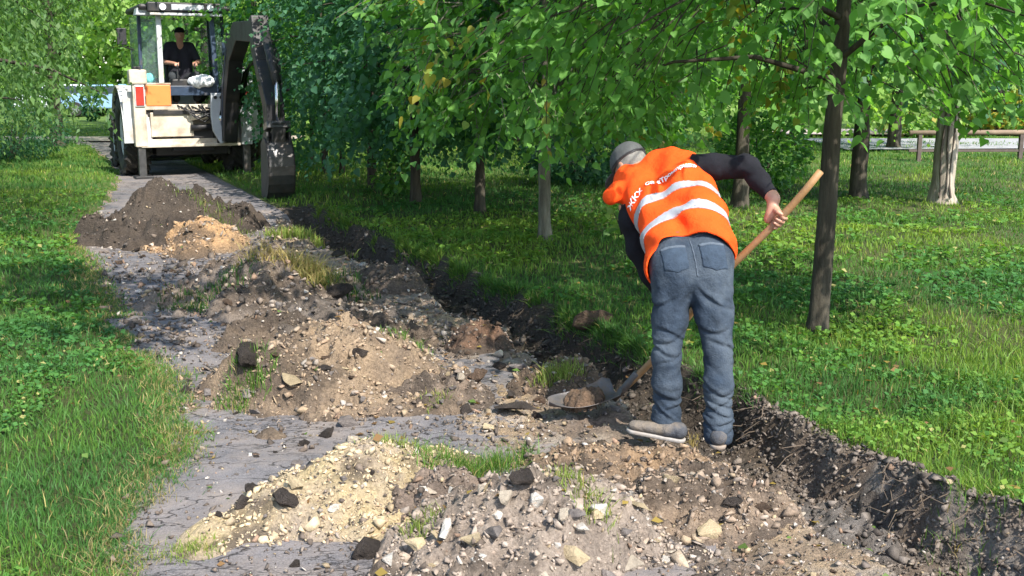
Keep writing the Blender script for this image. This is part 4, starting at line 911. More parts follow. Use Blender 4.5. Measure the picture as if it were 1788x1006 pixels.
# ------------------------------------------------------------------ far things: lane, cars, barrier
def strip(name, pts, wd, mat, z):
    V = []; 
    for i, p in enumerate(pts):
        p = np.array(p, float); d = np.array(pts[min(i + 1, len(pts) - 1)], float) - np.array(pts[max(i - 1, 0)], float); d /= np.linalg.norm(d); n_ = np.array([-d[1], d[0]])
        for k in (-1, 1): q = p + n_ * wd / 2 * k; V.append((q[0], q[1], float(ground_h(np.array([q[0]]), np.array([q[1]]))[0]) + z))
    Q = [(2 * i, 2 * i + 1, 2 * i + 3, 2 * i + 2) for i in range(len(pts) - 1)]; link(name, mesh_np(name, V, [np.array(Q)]), mat, kind='structure')
lane = simple('pinkish_lane', (.42, .34, .30), .9, var=.2, scale=2); lane2 = simple('grey_paving', (.30, .295, .31), .9, var=.15, scale=2)
strip('lane', [(-50, 33.0), (-25, 32.0), (-16, 31.2), (-11, 31.0), (-6, 31.2)], 2.0, lane, .05)
strip('pavement', [(8, 28.2), (14, 28), (20, 28), (30, 28)], 4.6, lane2, .06)
strip('track', [(8, 34), (14, 34), (20, 34), (32, 34)], 4.0, lane, .06)
def far_car(label, x, y, rz, col, cat='car'):
    root = thing('parked_car', label, cat, (x, y, .02), rz, 'cars parked beyond the far grass'); mt = simple('car_paint_%d' % int(abs(x)), col, .3, var=.05)
    prof = [(-2.1, .35), (-2.15, .75), (-1.9, .95), (-1.2, 1.0), (-.7, 1.42), (.8, 1.45), (1.4, 1.0), (2.0, .9), (2.15, .6), (2.1, .35)]
    MB().prism(prof, -.82, .82, 'y').build('body', mt, root, bevel=.06)
    gl = simple('car_glass_%d' % int(abs(x)), (.03, .05, .07), .1)
    for s_ in (-1, 1): MB().prism([(-1.05, 1.03), (-.65, 1.36), (.72, 1.38), (1.2, 1.03)], s_ * .822, s_ * .832, 'y').build('side_window', gl, root)
    for wx in (-1.3, 1.3):
        for s_ in (-1, 1):
            wh = MB().lathe([(-.1, .0), (-.1, .30), (-.06, .33), (.06, .33), (.1, .30), (.1, 0)], (wx, s_ * .78, .33), 'y', 20).build('wheel', simple('tyre_far_%d' % int(wx * s_ * 10 + 20), (.02, .02, .02), .8), root)
            MB().lathe([(-.012, 0), (-.012, .19), (.012, .19), (.012, 0)], (wx, s_ * .89, .33), 'y', 16).build('hub', simple('hub_far_%d' % int(wx * s_ * 10 + 20), (.4, .4, .42), .3, 1), wh)
    for s_ in (-1, 1): MB().box((-2.13, s_ * .6, .75), (.05, .3, .12)).build('headlight', simple('lamp_%d' % s_, (.6, .6, .55), .2), root)
p = G(118, 203); far_car('silver-white car half hidden by the ash branches', p[0], p[1], .05, (.62, .66, .70))
p = G(192, 203); far_car('pale blue car showing left of the excavator fender', p[0], p[1], .12, (.22, .36, .55))
# wooden barrier
def barrier():
    a = G(1585, 283); wood = simple('weathered_wood', (.22, .16, .11), .85, var=.35, scale=4); dk = simple('dark_wood', (.09, .07, .06), .85, var=.3)
    x0, y0 = a[0], a[1]; root = thing('wooden_barrier', 'low wooden barrier with a round top rail behind the pale trunk', 'barrier', (x0, y0, 0))
    L = 9.0
    MB().tube([(0, 0, .60), (2.1, .02, .61), (L, .1, .60)], .055, 10).build('top_rail', wood, root, smooth=True)
    MB().bar((0, 0, .235), (L, .1, .235), .05, .05).build('lower_rail', dk, root, bevel=.006)
    for k in range(5):
        xx = .22 + k * 2.12; MB().bar((xx, xx * .011, -.1), (xx, xx * .011, .59), .085, .085).build('post', dk, root, bevel=.01)
barrier()
# ------------------------------------------------------------------ signed-distance modelling for figures and cloth
class SDF:
    def __init__(s, lo, hi, h):
        s.lo = np.array(lo, float); s.h = h; s.n = np.ceil((np.array(hi, float) - s.lo) / h).astype(int) + 1
        s.D = np.full(s.n, .08, np.float32)
        s.ax = [s.lo[i] + np.arange(s.n[i]) * h for i in range(3)]
    def sub(s, lo, hi, pad=.04):
        a = np.clip(np.floor((np.array(lo) - pad - s.lo) / s.h).astype(int), 0, s.n); b = np.clip(np.ceil((np.array(hi) + pad - s.lo) / s.h).astype(int) + 1, 0, s.n)
        sl = tuple(slice(a[i], b[i]) for i in range(3)); X = s.ax[0][sl[0]][:, None, None]; Y = s.ax[1][sl[1]][None, :, None]; Z = s.ax[2][sl[2]][None, None, :]
        return sl, X, Y, Z
    def merge(s, sl, d, k):
        a = s.D[sl]
        if k > 0:
            h = np.clip(k - np.abs(a - d), 0, None) / k; s.D[sl] = np.minimum(a, d) - h * h * k * .25
        else: s.D[sl] = np.minimum(a, d)
    def cone(s, a, b, ra, rb, k=.02, flat=None):
        """rounded cone; flat=(unit vector, factor) squashes across that vector"""
        a = np.array(a, float); b = np.array(b, float); r = max(ra, rb)
        sl, X, Y, Z = s.sub(np.minimum(a, b) - r * 1.3, np.maximum(a, b) + r * 1.3)
        if s.D[sl].size == 0: return
        ab = b - a; l2 = max(ab @ ab, 1e-9); px, py, pz = X - a[0], Y - a[1], Z - a[2]
        t = np.clip((px * ab[0] + py * ab[1] + pz * ab[2]) / l2, 0, 1)
        qx, qy, qz = px - t * ab[0], py - t * ab[1], pz - t * ab[2]
        if flat is not None:
            f, m = flat; f = np.array(f); dd = qx * f[0] + qy * f[1] + qz * f[2]; g = 1 / m - 1
            d2 = qx * qx + qy * qy + qz * qz + dd * dd * (g * g + 2 * g)
        else: d2 = qx * qx + qy * qy + qz * qz
        s.merge(sl, (np.sqrt(d2) - (ra + (rb - ra) * t)).astype(np.float32), k)
    def chain(s, pts, rad, k=.02, flat=None):
        for i in range(len(pts) - 1): s.cone(pts[i], pts[i + 1], rad[i], rad[i + 1], k, flat)
    def ell(s, c, axes, radii, k=.02):
        """ellipsoid: axes 3 unit rows"""
        c = np.array(c, float); A = np.array(axes, float); r = np.array(radii, float); m = r.max()
        sl, X, Y, Z = s.sub(c - m, c + m); P = [X - c[0], Y - c[1], Z - c[2]]
        q = [(P[0] * A[i][0] + P[1] * A[i][1] + P[2] * A[i][2]) / r[i] for i in range(3)]
        k0 = np.sqrt(q[0] ** 2 + q[1] ** 2 + q[2] ** 2); k1 = np.sqrt(sum((q[i] / r[i]) ** 2 for i in range(3))) + 1e-6
        s.merge(sl, (k0 * (k0 - 1) / k1).astype(np.float32), k)
    def grid(s): return s.ax[0][:, None, None], s.ax[1][None, :, None], s.ax[2][None, None, :]
    def cut(s, d): s.D = np.maximum(s.D, d.astype(np.float32))
    def mesh(s, name, smooth=1):
        D = s.D; n = s.n; S = D < 0
        cell = np.zeros(n - 1, np.int8)
        for dx in (0, 1):
            for dy in (0, 1):
                for dz in (0, 1): cell += S[dx:n[0] - 1 + dx, dy:n[1] - 1 + dy, dz:n[2] - 1 + dz]
        act = (cell > 0) & (cell < 8); I = np.argwhere(act); idx = np.full(n - 1, -1, np.int64); idx[act] = np.arange(len(I))
        acc = np.zeros((len(I), 3)); cnt = np.zeros(len(I))
        cor = [(0, 0, 0), (1, 0, 0), (0, 1, 0), (1, 1, 0), (0, 0, 1), (1, 0, 1), (0, 1, 1), (1, 1, 1)]
        for a in range(8):
            for b in range(a + 1, 8):
                df = np.array(cor[b]) - np.array(cor[a])
                if np.abs(df).sum() != 1 or df.min() < 0: continue
                da = D[I[:, 0] + cor[a][0], I[:, 1] + cor[a][1], I[:, 2] + cor[a][2]]; db = D[I[:, 0] + cor[b][0], I[:, 1] + cor[b][1], I[:, 2] + cor[b][2]]
                c = (da < 0) != (db < 0); t = np.where(c, da / np.where(c, da - db, 1), 0)
                acc += (np.array(cor[a]) + df * t[:, None]) * c[:, None]; cnt += c
        V = s.lo + (I + acc / cnt[:, None]) * s.h
        F_ = []
        for ax in range(3):
            o1, o2 = [(1, 2), (2, 0), (0, 1)][ax]; m = n.copy(); m[ax] -= 1
            A = S[tuple(slice(0, m[i]) if i == ax else slice(1, n[i] - 1) for i in range(3))]; B = S[tuple(slice(1, n[i]) if i == ax else slice(1, n[i] - 1) for i in range(3))]
            for flip, E in ((False, A & ~B), (True, ~A & B)):
                e = np.argwhere(E)
                if not len(e): continue
                e = e + np.array([0 if i == ax else 1 for i in range(3)])
                def ii(d1, d2):
                    q = e.copy(); q[:, o1] -= d1; q[:, o2] -= d2; return idx[q[:, 0], q[:, 1], q[:, 2]]
                q = np.stack([ii(1, 1), ii(0, 1), ii(0, 0), ii(1, 0)], 1); F_.append(q[:, ::-1] if flip else q)
        if not F_: return mesh_np(name, np.zeros((3, 3)), [np.array([[0, 1, 2]])])
        Fq = np.concatenate(F_)
        for _ in range(smooth):      # one relaxing step
            sm = np.zeros_like(V); c = np.zeros(len(V))
            for j in range(4):
                for k_ in (1, 3): np.add.at(sm, Fq[:, j], V[Fq[:, (j + k_) % 4]]); np.add.at(c, Fq[:, j], 1)
            V = V * .5 + .5 * sm / np.maximum(c, 1)[:, None]
        return mesh_np(name, V, [Fq], True)
def unit(v): v = np.array(v, float); return v / np.linalg.norm(v)
def frame(fwd, up):
    f = unit(fwd); u = np.array(up, float); u = unit(u - f * (u @ f)); return np.cross(f, u), f, u    # right, forward, up

def cloth(name, col, rough=.9, var=.2, scale=10, weave=260, bs=.25, faded=None, spec=.2, sheen=.0):
    m, t, b = newmat(name); co = coordn(t); c = ramp(t, noise(t, co, scale, 6, .65), [(.3, tuple(x * (1 - var) for x in col)), (.7, tuple(min(1, x * (1 + var)) for x in col))])
    if faded:
        k = ramp(t, noise(t, co, scale * .35, 4, .6), [(.42, (0, 0, 0)), (.66, (1, 1, 1))]); c = mixc(t, k, c, faded)
    t.links.new(c, b.inputs['Base Color']); b.inputs['Roughness'].default_value = rough; b.inputs['Specular IOR Level'].default_value = spec
    if 'Sheen Weight' in b.inputs: b.inputs['Sheen Weight'].default_value = sheen
    h = mathn(t, 'ADD', mathn(t, 'MULTIPLY', noise(t, co, weave, 2), .3), noise(t, co, scale * 1.6, 4, .6)); bump(t, b, h, bs, .02); return m
M['skin'] = simple('skin', (.42, .22, .15), .5, var=.14, scale=30, bmp=.1)
M['vest'] = cloth('orange_vest', (.90, .080, .008), .8, .10, 9, 240, .7)
M['black_cloth'] = cloth('black_shirt', (.010, .010, .014), .9, .3, 12, 200, .3)
M['denim'] = cloth('worn_denim', (.028, .041, .062), .9, .25, 16, 300, .7, faded=(.066, .084, .108))
M['grey_cap'] = cloth('grey_cap_cloth', (.075, .078, .080), .9, .2, 20)

# ------------------------------------------------------------------ the worker
def build_worker():
    root_p = np.array([.80, 5.0, 0.0]); root = thing('person', 'worker in an orange reflective vest, grey cap and jeans, bent over digging with a shovel', 'person', tuple(root_p))
    inv = -root_p
    def put(name, me, mat, parent=root, **kw):
        o = link(name, me, mat, parent, **kw)
        if parent is root: o.location = tuple(inv)
        return o
    T = 5.10
    hipL, kneeL, ankL = W(1174, 492, T + .02), W(1164, 622, T - .02), W(1164, 752, T + .06)
    hipR, kneeR, ankR = W(1240, 488, T - .02), W(1254, 622, T - .06), W(1254, 764, T - .06)
    P0, P1, P2, P3 = W(1207, 458, T), W(1196, 398, T + .14), W(1166, 336, T + .36), W(1134, 305, T + .50)
    shL, shR = W(1092, 338, T + .40), W(1190, 290, T + .32)
    elL, wrL = W(1112, 436, T + .42), W(1166, 540, T + .42)
    elR, wrR = W(1304, 290, T + .22), W(1351, 347, T + .05)
    lat = unit(shR - shL); lat0 = unit(W(1262, 430, T) - W(1150, 448, T)); spine = unit(P2 - P0)
    hd = W(1101, 290, T + .60); neck = W(1122, 305, T + .52)
    face = unit([-.42, .50, -.72]); crown = unit([-.18, .62, .60]); hr, hf, hu = frame(face, [-.25, .35, .9])
    # handle of the shovel
    hA, hB = W(1432, 298, 4.98), W(1092, 676, 5.66); ax_ = unit(hA - hB)
    shtL = W(1064, 345, T + .40); shtR = W(1196, 282, T + .36)
    up0 = unit(P1 - P0)
    def vest_field(v):
        for s_ in (-1, 1):
            v.cone(P0 + lat0 * .085 * s_ + up0 * .0, P1 + lat * .085 * s_, .135, .122, .05); v.cone(P1 + lat * .085 * s_, P2 + lat * .098 * s_, .122, .122, .05)
            v.cone(P2 + lat * .098 * s_, P3 + lat * .095 * s_, .124, .100, .05)
        v.cone(P3 - lat * .07, shtL + lat * .01, .085, .042, .035); v.cone(P3 + lat * .06 - spine * .02, shtR, .098, .066, .04)
    # ---- body
    b = SDF([.20, 4.35, -.05], [1.52, 6.0, 1.55], .0065)
    for s_ in (-1, 1):
        b.cone(P0 + lat0 * .075 * s_, P1 + lat0 * .07 * s_, .095, .090, .05); b.cone(P1 + lat * .07 * s_, P2 + lat * .085 * s_, .09, .10, .05); b.cone(P2 + lat * .085 * s_, P3 + lat * .05 * s_, .10, .07, .05)
    b.cone(P3, neck + (hd - neck) * .4, .058, .055, .03)
    b.ell(hd, (hr, hf, hu), (.074, .094, .108), .02); b.ell(hd + hf * .045 - hu * .05, (hr, hf, hu), (.055, .055, .06), .03)    # jaw
    b.cone(hd + hf * .085 + hu * .01, hd + hf * .108 - hu * .022, .009, .015, .012)                                             # nose
    for s_ in (-1, 1):
        b.ell(hd + hr * .076 * s_ - hf * .008 - hu * .008, (hr, hf, hu), (.010, .020, .032), .006)                               # ears
        b.ell(hd + hr * .032 * s_ + hf * .088 + hu * .004, (hr, hf, hu), (.014, .008, .009), .004)                               # eyes
    b.ell(hd + hf * .092 - hu * .052, (hr, hf, hu), (.024, .008, .007), .004)                                                   # mouth
    for a_, k_, n_ in ((hipL, kneeL, ankL), (hipR, kneeR, ankR)): b.chain([a_, k_, n_], [.080, .052, .038], .03); b.cone(n_, n_ + [-.02, .10, -.03], .036, .028, .02)
    for a_, e_, w_ in ((shL, elL, wrL), (shR, elR, wrR)): b.chain([a_, e_, w_ + (e_ - w_) * .1, w_], [.050, .038, .028, .026], .02)
    bv = SDF([.20, 4.35, -.05], [1.52, 6.0, 1.55], .0065); vest_field(bv); g0, g1, g2 = bv.grid()
    bR, bL = W(1196, 292, T + .34) + unit(elR - shR) * .03, shL + unit(elL - shL) * .05
    def side_of(o_, d_): return (g0 - o_[0]) * d_[0] + (g1 - o_[1]) * d_[1] + (g2 - o_[2]) * d_[2] < 0
    keep_in = side_of(bR, unit(elR - shR)) & side_of(bL, unit(elL - shL)) & ((g0 - P0[0]) * spine[0] + (g1 - P0[1]) * spine[1] + (g2 - P0[2]) * spine[2] > .1) & ((g0 - neck[0]) ** 2 + (g1 - neck[1]) ** 2 + (g2 - neck[2]) ** 2 > .012) & ((g0 - hd[0]) ** 2 + (g1 - hd[1]) ** 2 + (g2 - hd[2]) ** 2 > .026)
    b.D = np.where(keep_in, np.maximum(b.D, bv.D + .036), b.D).astype(np.float32)
    # ---- hands closed round the handle
    def hand(wrist, t_, sgn):
        c = hB + (hA - hB) * t_; side = wrist - c; side = unit(side - ax_ * (side @ ax_)); q = np.cross(ax_, side) * sgn
        if sgn == 0: q = np.cross(ax_, side)
        rh = .018; palm = c + side * (rh + .014)
        b.cone(palm - ax_ * .030, palm + ax_ * .030, .019, .019, .012, None); b.cone(palm - ax_ * .028 + side * .012, palm + ax_ * .028 + side * .012, .016, .016, .012)
        b.cone(palm + side * .014, wrist, .024, .026, .02)
        for i, (ln, rr) in enumerate(((1.0, .0092), (1.1, .0096), (1.05, .0092), (.85, .0082))):
            off = ax_ * (.033 - i * .0215); pts = []
            for j, an in enumerate(np.linspace(.15, .15 + 3.6 * ln, 6)):
                r_ = rh + .0095; pts.append(c + off + (side * math.cos(an) + q * math.sin(an)) * (r_ + (.004 if j in (1, 3) else 0)))
            b.chain(pts, [rr * 1.1, rr * 1.08, rr, rr * 1.02, rr * .95, rr * .85], .004)
        th = []
        for j, an in enumerate(np.linspace(-.2, -2.3, 4)): th.append(c + ax_ * (.030 + .016 * j / 3) + (side * math.cos(an) + q * math.sin(an)) * (rh + .0115))
        b.chain([palm + ax_ * .012 + side * .01] + th, [.014, .0125, .0115, .0105, .009], .007)
        return c
    hand(wrR, .795, -1.0); hand(wrL, .225, 1.0)
    body = put('body', b.mesh('body'), M['skin'])
    # ---- jeans
    j = SDF([.55, 4.72, -.02], [1.22, 5.45, 1.10], .0055)
    for s_ in (-1, 1): j.cone(P0 + lat0 * .082 * s_ + [0, 0, -.02], P0 + lat0 * .078 * s_ + unit(P1 - P0) * .12, .112, .104, .05)
    j.cone(P0 + lat0 * .055 + [.01, -.02, -.08], P0 + lat0 * .065 + [.01, -.01, 0], .108, .108, .05); j.cone(P0 - lat0 * .055 + [-.01, -.02, -.08], P0 - lat0 * .065 + [-.01, -.01, 0], .108, .108, .05)
    for a_, k_, n_ in ((hipL, kneeL, ankL), (hipR, kneeR, ankR)):
        mid = (a_ + k_) / 2; cf = k_ + (n_ - k_) * .35
        j.chain([a_ + [0, -.01, 0], mid + [0, -.012, 0], k_, cf + [0, -.012, 0], k_ + (n_ - k_) * .78, n_ + [0, 0, .015]], [.098, .081, .065, .066, .061, .066], .03)
    X, Y, Z = j.grid(); wx, wy, wz = np.broadcast_arrays(X, Y, Z)
    side_ = np.where(X < (kneeL[0] + kneeR[0]) / 2, -1.0, 1.0)
    lowz = sstep(.42, .12, Z); knee_z = np.exp(-((Z - kneeL[2] - .02) / .09) ** 2); seat = np.exp(-((Z - P0[2] + .16) / .07) ** 2)
    ph = 1.8 * vnoise(X * 6 + side_ * 9, Y * 5, Z * 3, seed=3)
    zig = np.abs(np.sin((X * side_ * 26 * np.sign(np.sin(Z * 31 + side_)) + ph * 2.6 + Z * 58)))
    D = -.012 * lowz * (1 - zig) ** 1.8 * (.5 + .5 * np.clip(ph, -1, 1)) + .003 * lowz
    D = D - .008 * knee_z * (1 - np.abs(np.sin(Z * 38 + X * side_ * 22 + ph * 2))) ** 3 + .006 * seat * np.abs(np.sin(Z * 38 + (X - P0[0]) * side_ * 42 + ph)) ** 2
    D = D + .0022 * vnoise(X * 11, Y * 11, Z * 8, seed=4) + .0010 * vnoise(X * 34, Y * 34, Z * 28, seed=5)
    # vertical drag folds at the back of the thigh
    D = D + .004 * np.sin(X * 75 + 2.5 * vnoise(Z * 5, X * 3, seed=6)) * sstep(.55, .65, Z) * sstep(.86, .74, Z)
    for (n_, k_, list_) in ((ankL, kneeL, ((.10, .5, 3), (.155, -.6, 2), (.21, .45, -2), (.27, -.3, 1), (.60, .35, 2), (.66, -.45, -1), (.53, -.25, 1.5), (.83, .6, 1))), (ankR, kneeR, ((.09, -.5, 2), (.14, .55, -3), (.20, -.45, 2), (.255, .5, 1), (.32, -.3, 2), (.61, -.4, -1), (.67, .3, 2), (.82, -.5, 1)))):
        hgt = P0[2] - .10; on = np.where((X < (kneeL[0] + kneeR[0]) / 2) == (n_ is ankL), 1.0, 0.0)
        for (f, sl_, cv) in list_:
            z0 = f * .80 + .02; xx = X - (n_[0] + (k_[0] - n_[0]) * min(f / .7, 1)); dd = (Z - z0 - sl_ * xx - cv * xx * xx * 2.5 + .006 * vnoise(X * 25, Y * 25, f * 9, seed=7)) / .0095
            fade = sstep(.10, .03, np.abs(xx + .02 * cv))
            D = D + on * fade * (-.007 * np.exp(-dd * dd) + .004 * np.exp(-(dd - 2.0) ** 2 / 1.6))
    j.D = j.D - D.astype(np.float32)
    up0 = unit(P1 - P0); wz_ = (X - P0[0]) * up0[0] + (Y - P0[1]) * up0[1] + (Z - P0[2]) * up0[2] - .105
    j.cut(wz_); j.cut(-(Z - .035 - .012 * np.abs(np.sin(X * 60))))
    for n_ in (ankL, ankR):      # hollow cuffs
        pass
    jeans_D = j.D.copy()
    jeans = put('jeans', j.mesh('jeans'), M['denim'])
    seam = cloth('denim_seam', (.085, .105, .135), .9, .2, 60); pock = cloth('denim_pocket', (.036, .053, .080), .9, .2, 30, 300, .4)
    def patch(name, mask, thick, mat, parent, sdf=j, DD=None, off=.001):
        q = SDF.__new__(SDF); q.lo, q.h, q.n, q.ax = sdf.lo, sdf.h, sdf.n, sdf.ax; DD = jeans_D if DD is None else DD
        q.D = np.maximum(np.maximum(DD - thick - off, -(DD + sdf.h * 1.2)), mask).astype(np.float32)
        if not (q.D < 0).any(): return parent
        return link(name, q.mesh(name), mat, parent)
    # along-leg coordinates seen from behind: u across hips, v up
    U = (X - P0[0]) * lat0[0] + (Y - P0[1]) * lat0[1] + (Z - P0[2]) * lat0[2]; Vv = wz_ + .105; back = (Y - P0[1]) + 0 * Z
    def rect(u0, u1, v0, v1): return np.maximum(np.maximum(u0 - U, U - u1), np.maximum(v0 - Vv, Vv - v1))
    isb = np.broadcast_to(back + .02, U.shape)
    patch('waistband', np.maximum(rect(-9, 9, .066, .107), -9 + 0 * U), .0035, M['denim'], jeans)
    for s_ in (-1, 1):
        cu = .088 * s_; w_ = .058; tip = -.152
        pm = np.maximum(rect(cu - w_, cu + w_, -.135, .005), isb); pm = np.maximum(pm, (-.118 + np.abs(U - cu) * .35) - Vv)
        pk = patch('back_pocket', pm, .0035, pock, jeans)
        patch('pocket_hem', np.maximum(rect(cu - w_, cu + w_, -.010, .007), isb), .0065, seam, pk)
        for k_ in (.03, .115): patch('belt_loop', np.maximum(rect(s_ * k_ - .006, s_ * k_ + .006, .058, .112), isb), .008, seam, jeans)
    patch('centre_seam', np.maximum(rect(-.0035, .0035, -.13, .10), isb), .004, seam, jeans)
    # ---- shirt
    h_ = SDF([.28, 4.75, .52], [1.45, 5.95, 1.52], .006)
    for s_ in (-1, 1):
        h_.cone(P0 + lat0 * .075 * s_ + up0 * .06, P1 + lat0 * .072 * s_, .103, .100, .05); h_.cone(P1 + lat * .065 * s_, P2 + lat * .078 * s_, .094, .098, .05); h_.cone(P2 + lat * .080 * s_, P3 + lat * .05 * s_, .10, .068, .04)
    h_.cone(P3, neck + (hd - neck) * .05, .062, .056, .03)
    vv_ = SDF([.28, 4.75, .52], [1.45, 5.95, 1.52], .006); vest_field(vv_); sp_ = (vv_.ax[0][:, None, None] - P0[0]) * spine[0] + (vv_.ax[1][None, :, None] - P0[1]) * spine[1] + (vv_.ax[2][None, None, :] - P0[2]) * spine[2]
    h_.D = np.where(sp_ > .02, np.maximum(h_.D, vv_.D + .024), h_.D).astype(np.float32)
    wr2 = wrR + (elR - wrR) * .10; wl2 = wrL + (elL - wrL) * .12
    h_.chain([shR - lat * .03, shR + (elR - shR) * .5, elR, (elR + wr2) / 2, wr2], [.070, .060, .052, .047, .038], .035)
    h_.chain([shL + lat * .03, shL + (elL - shL) * .5, elL, (elL + wl2) / 2, wl2], [.066, .056, .048, .044, .036], .035)
    X2, Y2, Z2 = h_.grid(); dR = unit(elR - shR); dL = unit(elL - shL); oR = W(1196, 292, T + .34) + dR * .035; oL = shL + dL * .05
    inR = (X2 - oR[0]) * dR[0] + (Y2 - oR[1]) * dR[1] + (Z2 - oR[2]) * dR[2] < 0; inL = (X2 - oL[0]) * dL[0] + (Y2 - oL[1]) * dL[1] + (Z2 - oL[2]) * dL[2] < 0
    h_.D = np.where(inR & inL & (sp_ > .1), np.maximum(h_.D, vv_.D + .022), h_.D).astype(np.float32)
    n1 = vnoise(X2 * 14, Y2 * 14, Z2 * 14, seed=8)
    near_el = np.exp(-(((X2 - elR[0]) ** 2 + (Y2 - elR[1]) ** 2 + (Z2 - elR[2]) ** 2) / .016)); wav = np.sin((X2 * ax_[0] * -60 + Z2 * 70 + n1 * 2))
    h_.D = h_.D - (.005 * n1 + .0025 * vnoise(X2 * 36, Y2 * 36, Z2 * 36, seed=9) + .006 * near_el * wav).astype(np.float32)
    for w_, e_ in ((wrR, elR), (wrL, elL)):    # open the cuffs
        d_ = unit(w_ - e_); c0 = w_ + (e_ - w_) * .10; lim = (X2 - c0[0]) * d_[0] + (Y2 - c0[1]) * d_[1] + (Z2 - c0[2]) * d_[2]
        nearb = ((X2 - c0[0]) ** 2 + (Y2 - c0[1]) ** 2 + (Z2 - c0[2]) ** 2) < .0081; h_.D = np.where(nearb, np.maximum(h_.D, lim), h_.D).astype(np.float32)
    put('shirt', h_.mesh('shirt'), M['black_cloth'])
    # ---- vest
    v = SDF([.30, 4.80, .62], [1.20, 5.90, 1.52], .0054)
    vest_field(v)
    X3, Y3, Z3 = v.grid()
    sp = (X3 - P0[0]) * spine[0] + (Y3 - P0[1]) * spine[1] + (Z3 - P0[2]) * spine[2]
    la = (X3 - P0[0]) * lat[0] + (Y3 - P0[1]) * lat[1] + (Z3 - P0[2]) * lat[2]
    n3 = vnoise(X3 * 7, Y3 * 7, Z3 * 7, seed=11)
    fold = .0075 * n3 + .009 * np.sin(la * 26 + sp * 30 + n3 * 2.5) * sstep(.5, .15, sp) + .006 * np.sin(la * 40 - sp * 22 + n3 * 2) * sstep(.1, .4, sp) + .0025 * vnoise(X3 * 22, Y3 * 22, Z3 * 22, seed=12)
    fold = fold * (.35 + .65 * sstep(-.24, -.12, la)); v.D = v.D - fold.astype(np.float32)
    outer = v.D.copy()
    # arm openings and neck
    def capsule(a, c, r): 
        ab = c - a; l2 = ab @ ab; t = np.clip(((X3 - a[0]) * ab[0] + (Y3 - a[1]) * ab[1] + (Z3 - a[2]) * ab[2]) / l2, 0, 1)
        return np.sqrt((X3 - a[0] - t * ab[0]) ** 2 + (Y3 - a[1] - t * ab[1]) ** 2 + (Z3 - a[2] - t * ab[2]) ** 2) - r
    v.D = np.maximum(v.D, -(v.D + .010))                      # thin shell
    v.cut(-capsule(W(1200, 300, T + .36) + lat * .105 - spine * .01, elR, .064))
    v.cut(-capsule(neck + (hd - neck) * .1, hd, .072))
    # hem: arched at the back, longer at the flanks
    hem = .065 - 2.4 * (la - .01) ** 2; v.cut(np.broadcast_to((hem - sp), v.D.shape) * .8)
    vest_me = v.mesh('vest'); vest = put('vest', vest_me, M['vest'])
    refl = cloth('reflective_tape', (.30, .31, .35), .5, .08, 40, 400, .2, spec=.6)
    for (c0, sl) in ((.215, -.02), (.385, -.05)):
        band = np.abs(sp - c0 - sl * la + 1.1 * (la - .02) ** 2) - .026
        q = SDF.__new__(SDF); q.lo, q.h, q.n, q.ax = v.lo, v.h, v.n, v.ax
        q.D = np.maximum(np.maximum(outer - .005, -(outer + .004)), np.broadcast_to(band, outer.shape)).astype(np.float32)
        pass
        link('reflective_stripe', q.mesh('reflective_stripe'), refl, vest)
    # lettering across the shoulders, laid on the cloth
    outn = unit(np.cross(lat, spine)); 
    if outn[1] > 0: outn = -outn
    def lettering(txt, size, pos, rot, squash=1.0):
        fc = bpy.data.curves.new('lettering', 'FONT'); fc.body = txt; fc.size = size; fc.align_x = 'CENTER'; fc.offset = .0011
        to = bpy.data.objects.new('lettering', fc); SC.collection.objects.link(to); dg = bpy.context.evaluated_depsgraph_get(); me = bpy.data.meshes.new_from_object(to.evaluated_get(dg)); bpy.data.objects.remove(to)
        bm = bmesh.new(); bm.from_mesh(me); bmesh.ops.triangulate(bm, faces=bm.faces); bmesh.ops.subdivide_edges(bm, edges=[e for e in bm.edges if e.calc_length() > .008], cuts=2); bmesh.ops.triangulate(bm, faces=bm.faces)
        co = np.array([x.co[:2] for x in bm.verts]); ca, sa = math.cos(rot), math.sin(rot)
        uu = co[:, 0] * ca - co[:, 1] * sa; vv = co[:, 0] * sa + co[:, 1] * ca
        Lx = unit(lat - outn * (lat @ outn)); base = P0 + lat * pos[0] + spine * pos[1]
        pts = base + uu[:, None] * Lx + vv[:, None] * spine + outn * .25
        def samp(p):
            g = (p - v.lo) / v.h; i0 = np.clip(np.floor(g).astype(int), 0, np.array(v.n) - 2); f = np.clip(g - i0, 0, 1); r_ = 0
            for a in (0, 1):
                for c in (0, 1):
                    for e in (0, 1): r_ = r_ + outer[i0[:, 0] + a, i0[:, 1] + c, i0[:, 2] + e] * (f[:, 0] if a else 1 - f[:, 0]) * (f[:, 1] if c else 1 - f[:, 1]) * (f[:, 2] if e else 1 - f[:, 2])
            return r_
        for _ in range(60): pts = pts - outn * (np.clip(samp(pts) - .0065, -.01, .02))[:, None] * .6
        for x, p in zip(bm.verts, pts): x.co = p
        bm.to_mesh(me); bm.free(); me.materials.clear(); link('lettering', me, white, vest)
    white = cloth('white_print', (.82, .80, .80), .6, .05, 40)
    lettering('\u0416\u041a\u0425', .047, (-.140, .428), .32); lettering('\u0421\u0430 \u00ab\u0422\u0440\u043e\u043c\u043f\u0440\u0438\u044f\u00bb', .035, (.060, .468), .02)
    # ---- cap
    c = SDF(hd - .17, hd + .17, .0045)
    c.ell(hd + hu * .030 - hf * .006, (hr, hf, hu), (.092, .108, .098), 0); Xc, Yc, Zc = c.grid()
    hh_ = (Xc - hd[0]) * hu[0] + (Yc - hd[1]) * hu[1] + (Zc - hd[2]) * hu[2]; ff = (Xc - hd[0]) * hf[0] + (Yc - hd[1]) * hf[1] + (Zc - hd[2]) * hf[2]
